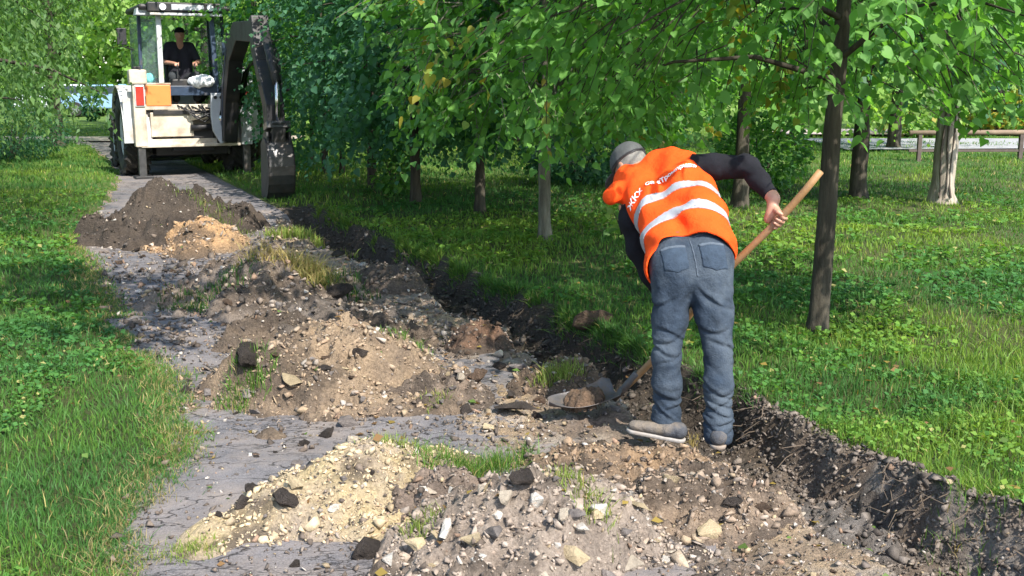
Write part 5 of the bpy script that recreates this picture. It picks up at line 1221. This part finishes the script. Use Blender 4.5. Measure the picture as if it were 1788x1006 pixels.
    c.cut(.018 - hh_ + .10 * ff); c.D = c.D - (.002 * vnoise(Xc * 30, Yc * 30, Zc * 30, seed=13)).astype(np.float32)
    cap = put('cap', c.mesh('cap'), M['grey_cap'])
    c = SDF(hd - .20, hd + .20, .0045); bc = hd + hf * .125 + hu * .022; c.ell(bc, (hr, unit(hf - hu * .15), unit(hu + hf * .15)), (.078, .075, .009), 0)
    link('brim', c.mesh('brim'), M['grey_cap'], cap)
    c = SDF(hd - .17, hd + .17, .0045); c.ell(hd + hu * .030 - hf * .006, (hr, hf, hu), (.094, .110, .100), 0); c.cut(np.abs(hh_ - .026 - .10 * ff) - .005)
    link('cap_band', c.mesh('cap_band'), cloth('cap_band_cloth', (.03, .03, .032), .8), cap)
    # hair below the cap
    c = SDF(hd - .15, hd + .15, .004); c.ell(hd - hf * .010 + hu * .004, (hr, hf, hu), (.080, .094, .108), 0); Xc, Yc, Zc = c.grid()
    ff = (Xc - hd[0]) * hf[0] + (Yc - hd[1]) * hf[1] + (Zc - hd[2]) * hf[2]; hh_ = (Xc - hd[0]) * hu[0] + (Yc - hd[1]) * hu[1] + (Zc - hd[2]) * hu[2]
    c.cut(ff - .025); c.cut(-.060 - hh_); c.D = c.D - (.002 * vnoise(Xc * 90, Yc * 90, Zc * 20, seed=14)).astype(np.float32)
    put('hair', c.mesh('hair'), simple('grey_hair', (.20, .19, .175), .8, var=.3, scale=60, bmp=.5))
    # ---- shoes
    def shoe(a, heel, toe, seed, lab):
        heel, toe = np.array(heel, float), np.array(toe, float); d = unit(toe - heel); L = np.linalg.norm(toe - heel); up = np.array([0, 0, 1.0]); up = unit(up - d * (up @ d)); rt = np.cross(d, up)
        s = SDF(np.minimum(heel, toe) - .1, np.maximum(np.maximum(heel, toe), a) + .08, .0045)
        s.cone(heel + up * .048 + d * .035, heel + up * .045 + d * .09, .034, .036, .02); s.cone(heel + up * .042 + d * .10, heel + up * .034 + d * (L - .045), .036, .031, .025, (up, .85)); s.cone(heel + up * .05 + d * .04, a + [0, 0, -.01], .038, .044, .02)
        X, Y, Z = s.grid(); hu_ = (X - heel[0]) * up[0] + (Y - heel[1]) * up[1] + (Z - heel[2]) * up[2]; s.cut(.018 - hu_); s.cut(hu_ - .115)
        s.D = s.D - (.0015 * vnoise(X * 50, Y * 50, Z * 50, seed=seed)).astype(np.float32)
        sh = put('shoe', s.mesh('shoe'), cloth('shoe_leather_%d' % seed, (.060, .064, .075), .8, .3, 22, 200, .5, faded=(.17, .14, .11)), label=lab)
        q = SDF(np.minimum(heel, toe) - .1, np.maximum(heel, toe) + .1, .004)
        q.cone(heel + up * .012 + d * .036, heel + up * .012 + d * (L - .045), .038, .037, 0); X, Y, Z = q.grid(); hu_ = (X - heel[0]) * up[0] + (Y - heel[1]) * up[1] + (Z - heel[2]) * up[2]; q.cut(np.abs(hu_ - .008) - .009)
        link('sole', q.mesh('sole'), simple('sole_%d' % seed, (.30, .28, .26), .7, var=.15, dirt=(.22, .17, .13), dirt_amt=.6), sh)
    hl = W(1196, 772, 5.10); tl = W(1090, 752, 5.14); shoe(ankL, hl, tl, 21, 'dusty grey-blue shoe pointing sideways to the left')
    hr_ = W(1254, 786, 4.97); tr_ = hr_ + np.array([.04, .27, .01]); shoe(ankR, hr_, tr_, 22, 'dusty grey-blue shoe seen from the heel')
    # ---- shovel
    sroot = thing('shovel', 'long-handled digging shovel with a wooden shaft and a soil-crusted steel blade', 'shovel', tuple(hB))
    woodm = simple('shovel_wood', (.30, .165, .07), .6, var=.25, scale=14, dirt=(.20, .14, .09), dirt_amt=.45, bmp=.2)
    pts = [hB + (hA - hB) * k for k in np.linspace(-.02, 1, 14)]; bow = np.cross(ax_, unit(np.cross(ax_, [0, 0, 1.0])))
    pts = [p + bow * .012 * math.sin(i * .7) for i, p in enumerate(pts)]
    MB().tube([tuple(p - hB) for p in pts], [.0175 + .0008 * math.sin(i * 1.9) for i in range(13)] + [.0165], 14).build('shaft', woodm, sroot, smooth=True)
    steel = simple('shovel_steel', (.12, .115, .12), .5, .5, var=.3, scale=12, dirt=(.16, .12, .09), dirt_amt=.7, bmp=.3)
    MB().tube([tuple(ax_ * k) for k in (-.10, -.02, .10, .11)], [.013, .020, .0225, .021], 14).build('socket', steel, sroot, smooth=True)
    bl = W(968, 712, 5.50) - hB; bdir = unit(bl * [1, 1, 1]); upb = unit(np.array([0, -.10, 1.0]) - bdir * (np.array([0, -.10, 1.0]) @ bdir)); rtb = np.cross(bdir, upb)
    L_ = np.linalg.norm(bl) + .03; V = []; nu, nv = 21, 15
    for thick in (0, 1):
        for i in range(nu):
            f = i / (nu - 1); wd = .115 * (1 - .15 * f) * (1 - max(0, (f - .62) / .38) ** 2.2) ** .5 if f < 1 else .0
            wd = max(wd, .004) * min(1, .45 + f * 9)
            for k in range(nv):
                g = (k / (nv - 1) - .5) * 2; z = .045 * abs(g) ** 1.8 * (1 - .5 * f) - .012 - .02 * math.sin(f * 3.1) + .035 * f * f
                if f < .06 and abs(g) > .4: z += .012
                p = bdir * (.06 + f * (L_ - .06)) + rtb * (wd * g) + upb * (z - thick * .004); V.append(p)
    Q = []; o_ = nu * nv
    for i in range(nu - 1):
        for k in range(nv - 1): a = i * nv + k; Q.append((a, a + 1, a + nv + 1, a + nv)); Q.append((a + o_, a + nv + o_, a + nv + 1 + o_, a + 1 + o_))
    for i in range(nu - 1):
        for k in (0, nv - 1): a = i * nv + k; Q.append((a, a + nv, a + nv + o_, a + o_))
    for k in range(nv - 1):
        for i in (0, nu - 1): a = i * nv + k; Q.append((a, a + 1, a + 1 + o_, a + o_))
    link('blade', mesh_np('blade', V, [np.array(Q)], True), steel, sroot)
    # earth lying on the blade
    r_ = np.random.default_rng(60); g = np.linspace(-1, 1, 40); gx, gy = np.meshgrid(g, g); rr = np.sqrt(gx ** 2 + gy ** 2)
    zz = np.clip(1 - rr ** 2, 0, 1) ** .7 * .055 + .022 * vnoise(gx * 4, gy * 4, seed=62) * (rr < 1) + .010 * vnoise(gx * 11, gy * 11, seed=63) - .02 * (rr > .97)
    ctr = hB + bdir * (L_ * .55) + upb * .0; P = ctr + (bdir * .115) * gx[..., None] + (rtb * .085) * gy[..., None] + upb * (zz[..., None] - .006)
    i = (np.arange(39)[:, None] * 40 + np.arange(39)[None]).ravel(); kq = (rr < 1.03)[:-1, :-1].ravel(); i = i[kq]
    me = mesh_np('soil_load', P.reshape(-1, 3) - ctr, [np.stack([i, i + 1, i + 41, i + 40], 1)], True); cc_ = .5 + .5 * vnoise(gx * 5, gy * 5, seed=64).ravel()[:, None]
    attr(me, 'col', np.array([.20, .13, .085]) * cc_ + np.array([.08, .06, .045]) * (1 - cc_), 'COLOR')
    link('soil_load', me, M['earth'], loc=tuple(ctr), label='crumbly brown soil lying on the shovel blade', category='soil')
build_worker()
# ------------------------------------------------------------------ the backhoe loader
def build_machine():
    O = G(344, 309); HD = R(26)
    root = thing('excavator', 'white and dark-blue backhoe loader working at the far end of the path, seen from behind', 'excavator', (O[0], O[1], 0), HD)
    cream = simple('cream_paint', (.56, .50, .41), .5, var=.08, scale=3, dirt=(.25, .195, .14), dirt_amt=.7, bmp=.05)
    grey = simple('grey_paint', (.40, .42, .45), .5, var=.1, dirt=(.25, .2, .16), dirt_amt=.3); white = simple('white_paint', (.46, .48, .50), .45, var=.06, dirt=(.36, .31, .26), dirt_amt=.55)
    blue = simple('navy_paint', (.025, .045, .085), .45, var=.3, dirt=(.10, .085, .07), dirt_amt=.3); black = simple('black_steel', (.014, .014, .017), .55, var=.3, dirt=(.05, .042, .035), dirt_amt=.4)
    blk = simple('rubber', (.022, .021, .020), .85, var=.3, dirt=(.12, .10, .08), dirt_amt=.4, bmp=.2); chrome = simple('chrome', (.65, .65, .66), .2, 1, var=.05)
    orange = simple('orange_panel', (.75, .22, .055), .5, var=.06, dirt=(.4, .22, .12), dirt_amt=.2); worn = simple('worn_steel', (.10, .10, .105), .38, .7, var=.35, dirt=(.12, .10, .085), dirt_amt=.5)
    red = simple('tail_lamp', (.45, .04, .03), .25); amber = simple('work_lamp', (.72, .74, .78), .15)
    gl, t, b = newmat('cab_glass'); b.inputs['Base Color'].default_value = (.75, .88, .92, 1); b.inputs['Transmission Weight'].default_value = .92; b.inputs['Roughness'].default_value = .03; b.inputs['IOR'].default_value = 1.1
    # rear frame
    fr = MB(); fr.box((0, .16, 1.22), (1.86, .12, .09)); fr.box((0, .16, .62), (1.86, .14, .10)); fr.box((0, .40, .90), (1.2, .10, .62)); fr.box((-.06, .06, .56), (1.70, .20, .05)); fr.build('rear_frame', cream, root, bevel=.008)
    MB().box((-.36, .09, .92), (.72, .05, .42)).build('rear_plate', cream, root, bevel=.012)
    MB().box((-.32, .055, 1.13), (.70, .04, .075)).build('plate_slot', black, root, bevel=.004)
    # stabilisers
    for s_ in (-1, 1):
        m_ = cream if s_ < 0 else grey  # right column and housing: grey stands in for shade on the cream
        st = MB(); st.box((.90 * s_, .05, 1.10), (.20, .20, 1.10)); so = st.build('stabiliser', m_, root, bevel=.015, label='left cream stabiliser column' if s_ < 0 else 'right stabiliser column, its shade painted as grey')
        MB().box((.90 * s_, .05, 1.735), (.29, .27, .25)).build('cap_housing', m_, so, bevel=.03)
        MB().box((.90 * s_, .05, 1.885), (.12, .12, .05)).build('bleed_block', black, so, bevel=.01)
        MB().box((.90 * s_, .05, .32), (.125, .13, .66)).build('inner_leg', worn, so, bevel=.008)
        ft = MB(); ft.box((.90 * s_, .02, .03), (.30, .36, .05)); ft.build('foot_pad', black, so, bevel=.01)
        lm = MB().box((.89 * s_, -.065, 1.42), (.13, .04, .33)).build('tail_light', red, root, bevel=.008); MB().box((.89 * s_, -.058, 1.42), (.16, .03, .37)).build('bezel', white, lm, bevel=.006)
    MB().box((-.56, .12, 1.42), (.42, .06, .36)).build('side_panel', orange, root, bevel=.012)
    MB().box((-.56, .17, 1.62), (.44, .12, .03)).build('ledge', cream, root, bevel=.005)
    # carriage and kingpost
    kx = .56; kp = MB()
    kp.box((kx, .02, .92), (.34, .10, .78)); kp.build('carriage', black, root, bevel=.015)
    cst = MB(); cst.prism([(-.17, 1.46), (.17, 1.46), (.17, 1.30), (.02, 1.26), (-.04, 1.10), (-.02, .92), (.10, .80), (.10, .62), (-.04, .58), (-.16, .80), (-.19, 1.05)], -.14, -.05, 'y')
    for v_i, vv in enumerate(cst.v): cst.v[v_i] = (vv[0] + kx - .10, vv[1], vv[2])
    ko = cst.build('kingpost', grey, root, bevel=.012)
    for k in range(3): MB().lathe([(-.155, 0), (-.155, .030), (-.138, .030), (-.138, 0)], (kx - .20 + k * .10, 0, 1.385), 'y', 14).build('bolt_hole', black, ko)
    MB().tube([(kx - .10, -.16, 1.02), (kx - .10, -.02, 1.02)], .06, 14).build('slew_pin', chrome, ko, smooth=True); MB().tube([(kx - .06, -.16, .74), (kx - .06, -.02, .74)], .055, 14).build('slew_pin', chrome, ko, smooth=True)
    # slew cylinders and hoses in the bay
    for k, z in enumerate((1.04, .86)):
        cy = MB().tube([(-.05, .05, z), (.28, .0, z + .02)], .055, 12).build('slew_cylinder', [cream, black][k], root, smooth=True); MB().tube([(.28, 0, z + .02), (kx - .1, -.05, z + .05)], .025, 10).build('rod', chrome, cy, smooth=True)
    hr_ = np.random.default_rng(4)
    for k in range(9):
        x0 = -.25 + .06 * k; p = [(x0, .1, 1.25 - .02 * (k % 3)), (x0 + .12, -.04 - .02 * (k % 4), 1.16 - .05 * (k % 4)), (x0 + .30, -.06, 1.10 - .07 * (k % 3)), (kx - .1, -.02, 1.22 - .08 * k * .6)]
        MB().tube(p, .014, 6).build('hose', black, root, smooth=True)
    # wheels
    def wheel(x, y, rad, wd, lugs, name):
        hw = wd / 2; wo = MB().lathe([(-hw * .8, rad * .56), (-hw, rad * .68), (-hw, rad * .86), (-hw * .82, rad * .94), (hw * .82, rad * .94), (hw, rad * .86), (hw, rad * .68), (hw * .8, rad * .56)], (x, y, rad), 'x', 48).build('wheel', blk, root, smooth=True)
        lg = MB()
        for k in range(lugs):
            for s_ in (-1, 1):
                a = 2 * math.pi * (k + (.5 if s_ > 0 else 0)) / lugs; a2 = a + .75 * 2 * math.pi / lugs * 1.5
                pa = (x + s_ * .02, y + rad * .955 * math.cos(a2), rad + rad * .955 * math.sin(a2)); pb = (x + s_ * hw * .98, y + rad * .95 * math.cos(a), rad + rad * .95 * math.sin(a))
                lg.bar(pa, pb, .07, .09)
        lg.build('tread', blk, wo, bevel=.008)
        ri = MB().lathe([(-hw * .75, rad * .57), (-hw * .70, rad * .50), (-.06, rad * .44), (-.06, .0), (.06, .0), (.06, rad * .44), (hw * .70, rad * .50), (hw * .75, rad * .57)], (x, y, rad), 'x', 32); ri.build('rim', grey, wo, smooth=False)
        MB().lathe([(-.12, 0), (-.12, .11), (.12, .11), (.12, 0)], (x, y, rad), 'x', 16).build('hub', black, wo)
    for s_ in (-1, 1): wheel(.93 * s_, .95, .73, .42, 22, 'rear'); wheel(.88 * s_, 3.15, .50, .32, 18, 'front')
    for s_ in (-1, 1):   # rear fenders
        f = MB(); n = 12; ro, ri_ = .86, .83; prof = []
        for k in range(n + 1): a = R(-8 + 172 * k / n); prof.append((.95 - ro * math.cos(a), .73 + ro * math.sin(a)))
        for k in range(n, -1, -1): a = R(-8 + 172 * k / n); prof.append((.95 - ri_ * math.cos(a), .73 + ri_ * math.sin(a)))
        f.prism([(p[0], p[1]) for p in prof], .70 * s_, 1.17 * s_, 'x'); f.build('fender', white, root, bevel=.006)
        MB().box((1.05 * s_, .16, 1.10), (.20, .03, .78)).build('mudguard', white, root, bevel=.01)
    # chassis, bonnet, loader arms and front bucket
    MB().box((0, 1.9, .68), (.72, 3.6, .46)).build('chassis', black, root, bevel=.02)
    MB().box((0, .55, .50), (1.25, .5, .26)).build('axle', black, root, bevel=.02)
    MB().prism([(1.95, .95), (1.95, 1.72), (3.35, 1.55), (3.75, 1.35), (3.75, .75), (1.95, .75)], -.42, .42, 'x').build('bonnet', white, root, bevel=.03)
    for s_ in (-1, 1): MB().prism([(1.6, 1.45), (1.7, 1.60), (3.6, 1.20), (4.25, .45), (4.1, .35), (3.45, .98)], .52 * s_, .62 * s_, 'x').build('loader_arm', blue, root, bevel=.01)
    MB().prism([(4.15, .12), (4.2, .75), (4.5, .9), (4.45, .3), (4.95, .12), (4.95, .08), (4.2, .06)], -.85, .85, 'x').build('front_bucket', worn, root, bevel=.01)
    MB().box((0, .9, 1.10), (1.5, 1.5, .10)).build('cab_floor', black, root, bevel=.01)
    # cab
    pil = [(-.47, .28), (.47, .28), (-.74, .78), (.74, .78), (-.72, 1.95), (.72, 1.95)]
    pm = MB().bar((pil[0][0], pil[0][1], 1.56), (pil[0][0] + .02, .36, 2.82), .085, .085).build('rear_pillar', white, root, bevel=.01)
    pm = MB().bar((pil[1][0], pil[1][1], 1.56), (pil[1][0] - .02, .36, 2.82), .085, .085).build('rear_pillar', blue, root, bevel=.01)
    for k in range(2, 6): MB().bar((pil[k][0], pil[k][1], 1.15), (pil[k][0] * .97, pil[k][1], 2.82), .06, .07).build('pillar', blue, root, bevel=.01)
    MB().box((0, .26, 1.50), (.98, .07, .17)).build('rear_sill', blue, root, bevel=.01)
    for s_ in (-1, 1):
        MB().prism([(.30, 1.15), (.30, 1.56), (.78, 1.56), (.78, 1.15)], .49 * s_, .52 * s_, 'x').build('corner_panel', blue, root)
        q = MB(); q.add([(.47 * s_, .29, 1.60), (.73 * s_, .77, 1.60), (.71 * s_, .79, 2.79), (.46 * s_, .36, 2.79), (.47 * s_ - .006, .29, 1.60), (.73 * s_ - .006, .775, 1.60), (.71 * s_ - .006, .795, 2.79), (.46 * s_ - .006, .365, 2.79)],
                        [(0, 1, 2, 3), (7, 6, 5, 4), (0, 4, 5, 1), (1, 5, 6, 2), (2, 6, 7, 3), (3, 7, 4, 0)]).build('quarter_glass', gl, root)
        MB().box((.735 * s_, 1.36, 2.15), (.006, 1.08, 1.3)).build('side_glass', gl, root); MB().box((.735 * s_, 1.36, 1.33), (.03, 1.12, .38)).build('door_panel', blue, root, bevel=.01)
    MB().box((0, 1.95, 2.2), (1.40, .006, 1.25)).build('windscreen', gl, root)
    rf = MB().box((0, 1.15, 2.92), (1.56, 1.85, .10)).build('roof', black, root, bevel=.04)
    rb = MB().box((0, .20, 2.915), (1.30, .14, .165)).build('light_bar', black, rf, bevel=.02)
    MB().box((0, .20, 2.80), (1.22, .10, .045)).build('rear_rail', white, rf, bevel=.01)
    MB().box((0.02, .122, 2.915), (.55, .02, .095)).build('grille', grey, rf, bevel=.006)
    for x in (-.40, .40): lo = MB().lathe([(-.03, 0), (-.03, .055), (.02, .062), (.02, 0)], (x, .125, 2.915), 'y', 20).build('work_light', amber, rf)
    MB().prism([(-.83, 2.78), (-.55, 2.78), (-.55, 2.90), (-.80, 2.90)], .30, .62, 'y').build('corner_lamp', grey, rf, bevel=.01)
    # interior
    MB().box((0, 1.15, 1.52), (.50, .46, .14)).box((0, 1.38, 1.95), (.48, .12, .75)).build('seat', black, root, bevel=.04)
    MB().box((0, .42, 1.58), (.62, .20, .25)).build('console', black, root, bevel=.03)
    for x in (-.16, .16): lv = MB().tube([(x, .46, 1.68), (x * .95, .50, 1.90)], .012, 8).build('lever', black, root); MB().tube([(x * .95, .50, 1.88), (x * .94, .51, 1.96)], .024, 8).build('lever_knob', black, lv, smooth=True)
    MB().lathe([(-.015, .17), (.015, .17), (.015, .20), (-.015, .20)], (0, 1.75, 1.95), 'y', 24).build('steering_wheel', black, root)
    MB().tube([(-.86, .55, 2.2), (-1.05, .45, 2.25), (-1.05, .45, 2.45)], .012, 6).build('mirror_arm', black, root); MB().box((-1.06, .44, 2.42), (.16, .03, .28)).build('mirror', black, root, bevel=.01)
    # a turquoise bundle and a pale sack behind the glass are things of their own
    c_, s_n = math.cos(HD), math.sin(HD)
    def LW(x, y, z): return np.array([O[0] + x * c_ - y * s_n, O[1] + x * s_n + y * c_, z])
    def IL(p): d = np.array(p) - [O[0], O[1], 0]; return np.array([d[0] * c_ + d[1] * s_n, -d[0] * s_n + d[1] * c_, d[2]])
    def lump(name, label, cat, p, r3, col, seed):
        sd_ = SDF(p - np.array(r3) * 1.5, p + np.array(r3) * 1.5, .012); sd_.ell(p, np.eye(3), r3, 0); X, Y, Z = sd_.grid(); sd_.D = sd_.D - (.02 * vnoise(X * 9, Y * 9, Z * 9, seed=seed) + .01 * np.abs(np.sin(X * 40 + Z * 20))).astype(np.float32)
        me = sd_.mesh(name); me.transform(Matrix.Translation(-Vector(p))); link(name, me, cloth(name + '_cloth', col, .7, .12, 15, 100, .3), loc=tuple(p), label=label, category=cat)
    lump('cloth_bundle', 'crumpled turquoise cloth behind the left corner glass of the excavator cab', 'cloth', LW(-.62, .58, 1.69), (.10, .09, .10), (.16, .50, .48), 31)
    lump('sack', 'pale sack lying on the rear sill of the cab at the driver\'s knees', 'sack', LW(.20, .22, 1.66), (.24, .10, .11), (.66, .68, .70), 32)
    # boom, dipper, bucket: all in the slewed plane through the kingpost
    K = LW(kx, -.18, .95); Bk = W(484, 332, 15.9); hor = unit([Bk[0] - K[0], Bk[1] - K[1], 0]); perp = np.array([hor[1], -hor[0], 0]); dist = np.linalg.norm((Bk - K)[:2])
    def pl(a, z, off=0): return IL(K * [1, 1, 0] + hor * a + perp * off + np.array([0, 0, z]))
    def plate(poly, w_, name, mat, off=0, parent=root, bevel=.012):
        mb = MB(); n = len(poly); V = [pl(a, z, off - w_ / 2) for a, z in poly] + [pl(a, z, off + w_ / 2) for a, z in poly]
        mb.add(V, [tuple(range(n)), tuple(range(n, 2 * n))[::-1]] + [(i, i + n, (i + 1) % n + n, (i + 1) % n) for i in range(n)]); return mb.build(name, mat, parent, bevel=bevel)
    E = (dist * .78, 2.42)
    boom = plate([(-.10, .62), (-.14, 1.05), (.25, 1.75), (.80, 2.30), (1.5, 2.60), (E[0] - .15, E[1] + .14), (E[0] + .12, E[1] + .06), (E[0] + .05, E[1] - .18), (1.7, 2.30), (1.02, 2.00), (.46, 1.30), (.14, .62)], .24, 'boom', black)
    plate([(.0, .9), (.30, 1.62), (.80, 2.22), (.84, 2.18), (.36, 1.58), (.06, .9)], .26, 'boom_flange', blue, parent=boom, bevel=.003)
    bc = MB().tube([pl(-.02, 1.30, 0), pl(.55, 2.45, 0)], .075, 12).build('boom_cylinder', black, root, smooth=True); MB().tube([pl(.5, 2.35), pl(E[0] - .4, E[1] + .10)], .035, 10).build('rod', chrome, bc, smooth=True)
    D0 = (E[0] - .12, E[1] + .16); D1 = (dist + .02, .80)
    dip = plate([(D0[0], D0[1]), (D0[0] + .22, D0[1] + .05), (E[0] + .34, E[1] - .45), (D1[0] + .10, D1[1] + .55), (D1[0] + .08, D1[1] - .06), (D1[0] - .10, D1[1] - .06), (D1[0] - .20, D1[1] + .5), (E[0] - .02, E[1] - .30)], .26, 'dipper', black)
    dc = MB().tube([pl(E[0] + .42, E[1] - .05), pl(D1[0] + .24, D1[1] + .85)], .065, 12).build('bucket_cylinder', black, root, smooth=True); MB().tube([pl(D1[0] + .24, D1[1] + .9), pl(D1[0] + .22, D1[1] + .28)], .032, 10).build('rod', chrome, dc, smooth=True)
    plate([(D1[0] - .02, D1[1] + .26), (D1[0] + .26, D1[1] + .32), (D1[0] + .28, D1[1] + .22), (D1[0] + .02, D1[1] + .16)], .34, 'link_bar', worn)
    plate([(D1[0] + .20, D1[1] + .32), (D1[0] + .28, D1[1] + .30), (D1[0] + .20, D1[1] - .12), (D1[0] + .12, D1[1] - .10)], .20, 'link_bar', worn)
    for k in range(4):
        of = -.17 - .03 * k; p = [pl(.05, 1.25, of), pl(.45 + .02 * k, 1.8 + .05 * k, of - .05), pl(E[0] - .1, E[1] - .15 - .06 * k, of - .04), pl(E[0] + .2, E[1] - .9, of - .01), pl(D1[0] - .1 + .04 * k, D1[1] + .75, of + .02)]
        MB().tube(p, .018, 6).build('hose', [black, worn][k % 2], root, smooth=True)
    # bucket: curved back shell, open towards the machine, teeth at the lip
    w_ = .39; px_, pz_ = D1[0], D1[1]; arc = [(px_ + .04, pz_ + .07), (px_ + .14, pz_ + .06), (px_ + .23, pz_ + .01), (px_ + .30, pz_ - .08), (px_ + .345, pz_ - .19), (px_ + .365, pz_ - .32), (px_ + .36, pz_ - .45), (px_ + .325, pz_ - .58), (px_ + .26, pz_ - .70), (px_ + .17, pz_ - .79), (px_ + .05, pz_ - .86), (px_ - .22, pz_ - .92)]
    inn = [(a - .025 * (1 if i < 9 else .2), z + (-.02 if i < 3 else 0 if i < 7 else .025)) for i, (a, z) in enumerate(arc)]
    bu = plate(arc + inn[::-1], w_, 'bucket', worn, bevel=.004)
    cheek = arc + [(px_ - .16, pz_ - .45), (px_ - .10, pz_ - .02)]
    for s_ in (-1, 1): plate(cheek, .025, 'cheek_plate', black, off=s_ * (w_ / 2 - .012), parent=bu, bevel=.003)
    for k in range(5): plate([(px_ - .20, pz_ - .90), (px_ - .38, pz_ - .95), (px_ - .20, pz_ - .94)], .05, 'tooth', worn, off=-.18 + .09 * k, parent=bu, bevel=.002)
    for k in (-1, 1): plate([(px_ - .10, pz_ + .0), (px_ + .0, pz_ + .14), (px_ + .22, pz_ + .16), (px_ + .26, pz_ - .02)], .03, 'bucket_ear', black, off=k * .16, parent=bu, bevel=.003)
    # ---- driver
    dr = thing('person', 'driver in black cap, T-shirt and trousers sitting in the excavator cab', 'person', tuple(LW(0, 1.05, 1.60)))
    o_ = LW(0, 1.05, 1.60)
    def Lp(x, y, z): return LW(x, y, z)
    right = np.array([c_, s_n, 0]); fw = np.array([s_n, -c_, 0]); up = np.array([0, 0, 1.0])
    lo = LW(0, .8, 1.2) - [.6, .8, .2]; hi = LW(0, .8, 2.9) + [.6, .8, .1]
    b = SDF(lo, hi, .012); pel = Lp(0, 1.08, 1.68); ch = Lp(0, 1.10, 2.12); nk = Lp(0, 1.06, 2.34); hd = Lp(0, .98, 2.485)
    for s_ in (-1, 1):
        b.cone(pel + right * .08 * s_, ch + right * .09 * s_, .10, .11, .05); b.cone(ch + right * .09 * s_, Lp(.10 * s_, 1.08, 2.27), .11, .08, .05)
        b.chain([pel + right * .1 * s_, Lp(.20 * s_, .68, 1.74), Lp(.18 * s_, .60, 1.32)], [.085, .062, .045], .04)
        b.chain([Lp(.20 * s_, 1.06, 2.27), Lp(.31 * s_, .98, 2.00), Lp(.17 * s_, .62, 1.97)], [.06, .045, .032], .03); b.ell(Lp(.16 * s_, .54, 1.96), (right, fw, up), (.038, .05, .032), .02)
        for k in range(4): b.cone(Lp(.16 * s_ + (.022 * k - .033), .50, 1.965), Lp(.16 * s_ + (.022 * k - .033), .49, 1.925), .011, .010, .004)
        b.cone(Lp(.13 * s_, .53, 1.96), Lp(.12 * s_, .50, 1.99), .012, .010, .006)
    b.cone(nk - up * .06, hd - up * .05, .060, .060, .03); b.ell(hd, (right, fw, up), (.084, .100, .120), .02); b.cone(hd + fw * .09, hd + fw * .115 - up * .025, .01, .016, .012)
    for s_ in (-1, 1): b.ell(hd + right * .080 * s_ - up * .01, (right, fw, up), (.012, .02, .03), .006); b.ell(hd + right * .033 * s_ + fw * .090 + up * .01, (right, fw, up), (.015, .008, .008), .004)
    b.ell(hd + fw * .096 - up * .055, (right, fw, up), (.026, .008, .008), .004)
    def lk(name, me, mat, **kw): o = link(name, me, mat, dr, **kw); o.location = tuple(-o_); return o
    dr.location = tuple(o_)
    lk('body', b.mesh('body'), M['skin'])
    s = SDF(lo, hi, .012)
    for s_ in (-1, 1):
        s.cone(pel + right * .085 * s_, ch + right * .095 * s_, .125, .128, .05); s.cone(ch + right * .095 * s_, Lp(.11 * s_, 1.08, 2.28), .128, .092, .05); s.chain([Lp(.19 * s_, 1.06, 2.28), Lp(.285 * s_, 1.0, 2.06)], [.082, .070], .04)
    X, Y, Z = s.grid(); s.D = s.D - (.008 * vnoise(X * 9, Y * 9, Z * 9, seed=41)).astype(np.float32); lk('shirt', s.mesh('shirt'), cloth('driver_shirt', (.022, .022, .030), .85))
    s = SDF(lo, hi, .012)
    for s_ in (-1, 1): s.chain([pel + right * .1 * s_, Lp(.20 * s_, .66, 1.75), Lp(.18 * s_, .58, 1.36)], [.105, .085, .07], .04)
    X, Y, Z = s.grid(); s.D = s.D - (.006 * vnoise(X * 12, Y * 12, Z * 12, seed=42)).astype(np.float32); tr = lk('trousers', s.mesh('trousers'), cloth('driver_trousers', (.035, .040, .045), .9))
    c = SDF(hd - .2, hd + .2, .009); c.ell(hd + up * .035, (right, fw, up), (.093, .108, .10), 0); X, Y, Z = c.grid(); c.cut(hd[2] + .035 - Z + 0 * X); cp = lk('cap', c.mesh('cap'), M['black_cloth'])
    c = SDF(hd - .25, hd + .25, .009); c.ell(hd + up * .055 + fw * .13, (right, unit(fw - up * .15), unit(up + fw * .15)), (.075, .075, .014), 0); link('brim', c.mesh('brim'), M['black_cloth'], cp)
    for s_ in (-1, 1):
        s = SDF(Lp(.18 * s_, .5, 1.2) - .3, Lp(.18 * s_, .5, 1.2) + .3, .01); s.cone(Lp(.18 * s_, .60, 1.22), Lp(.18 * s_, .42, 1.20), .05, .045, .02); lk('shoe', s.mesh('shoe'), blk)
build_machine()
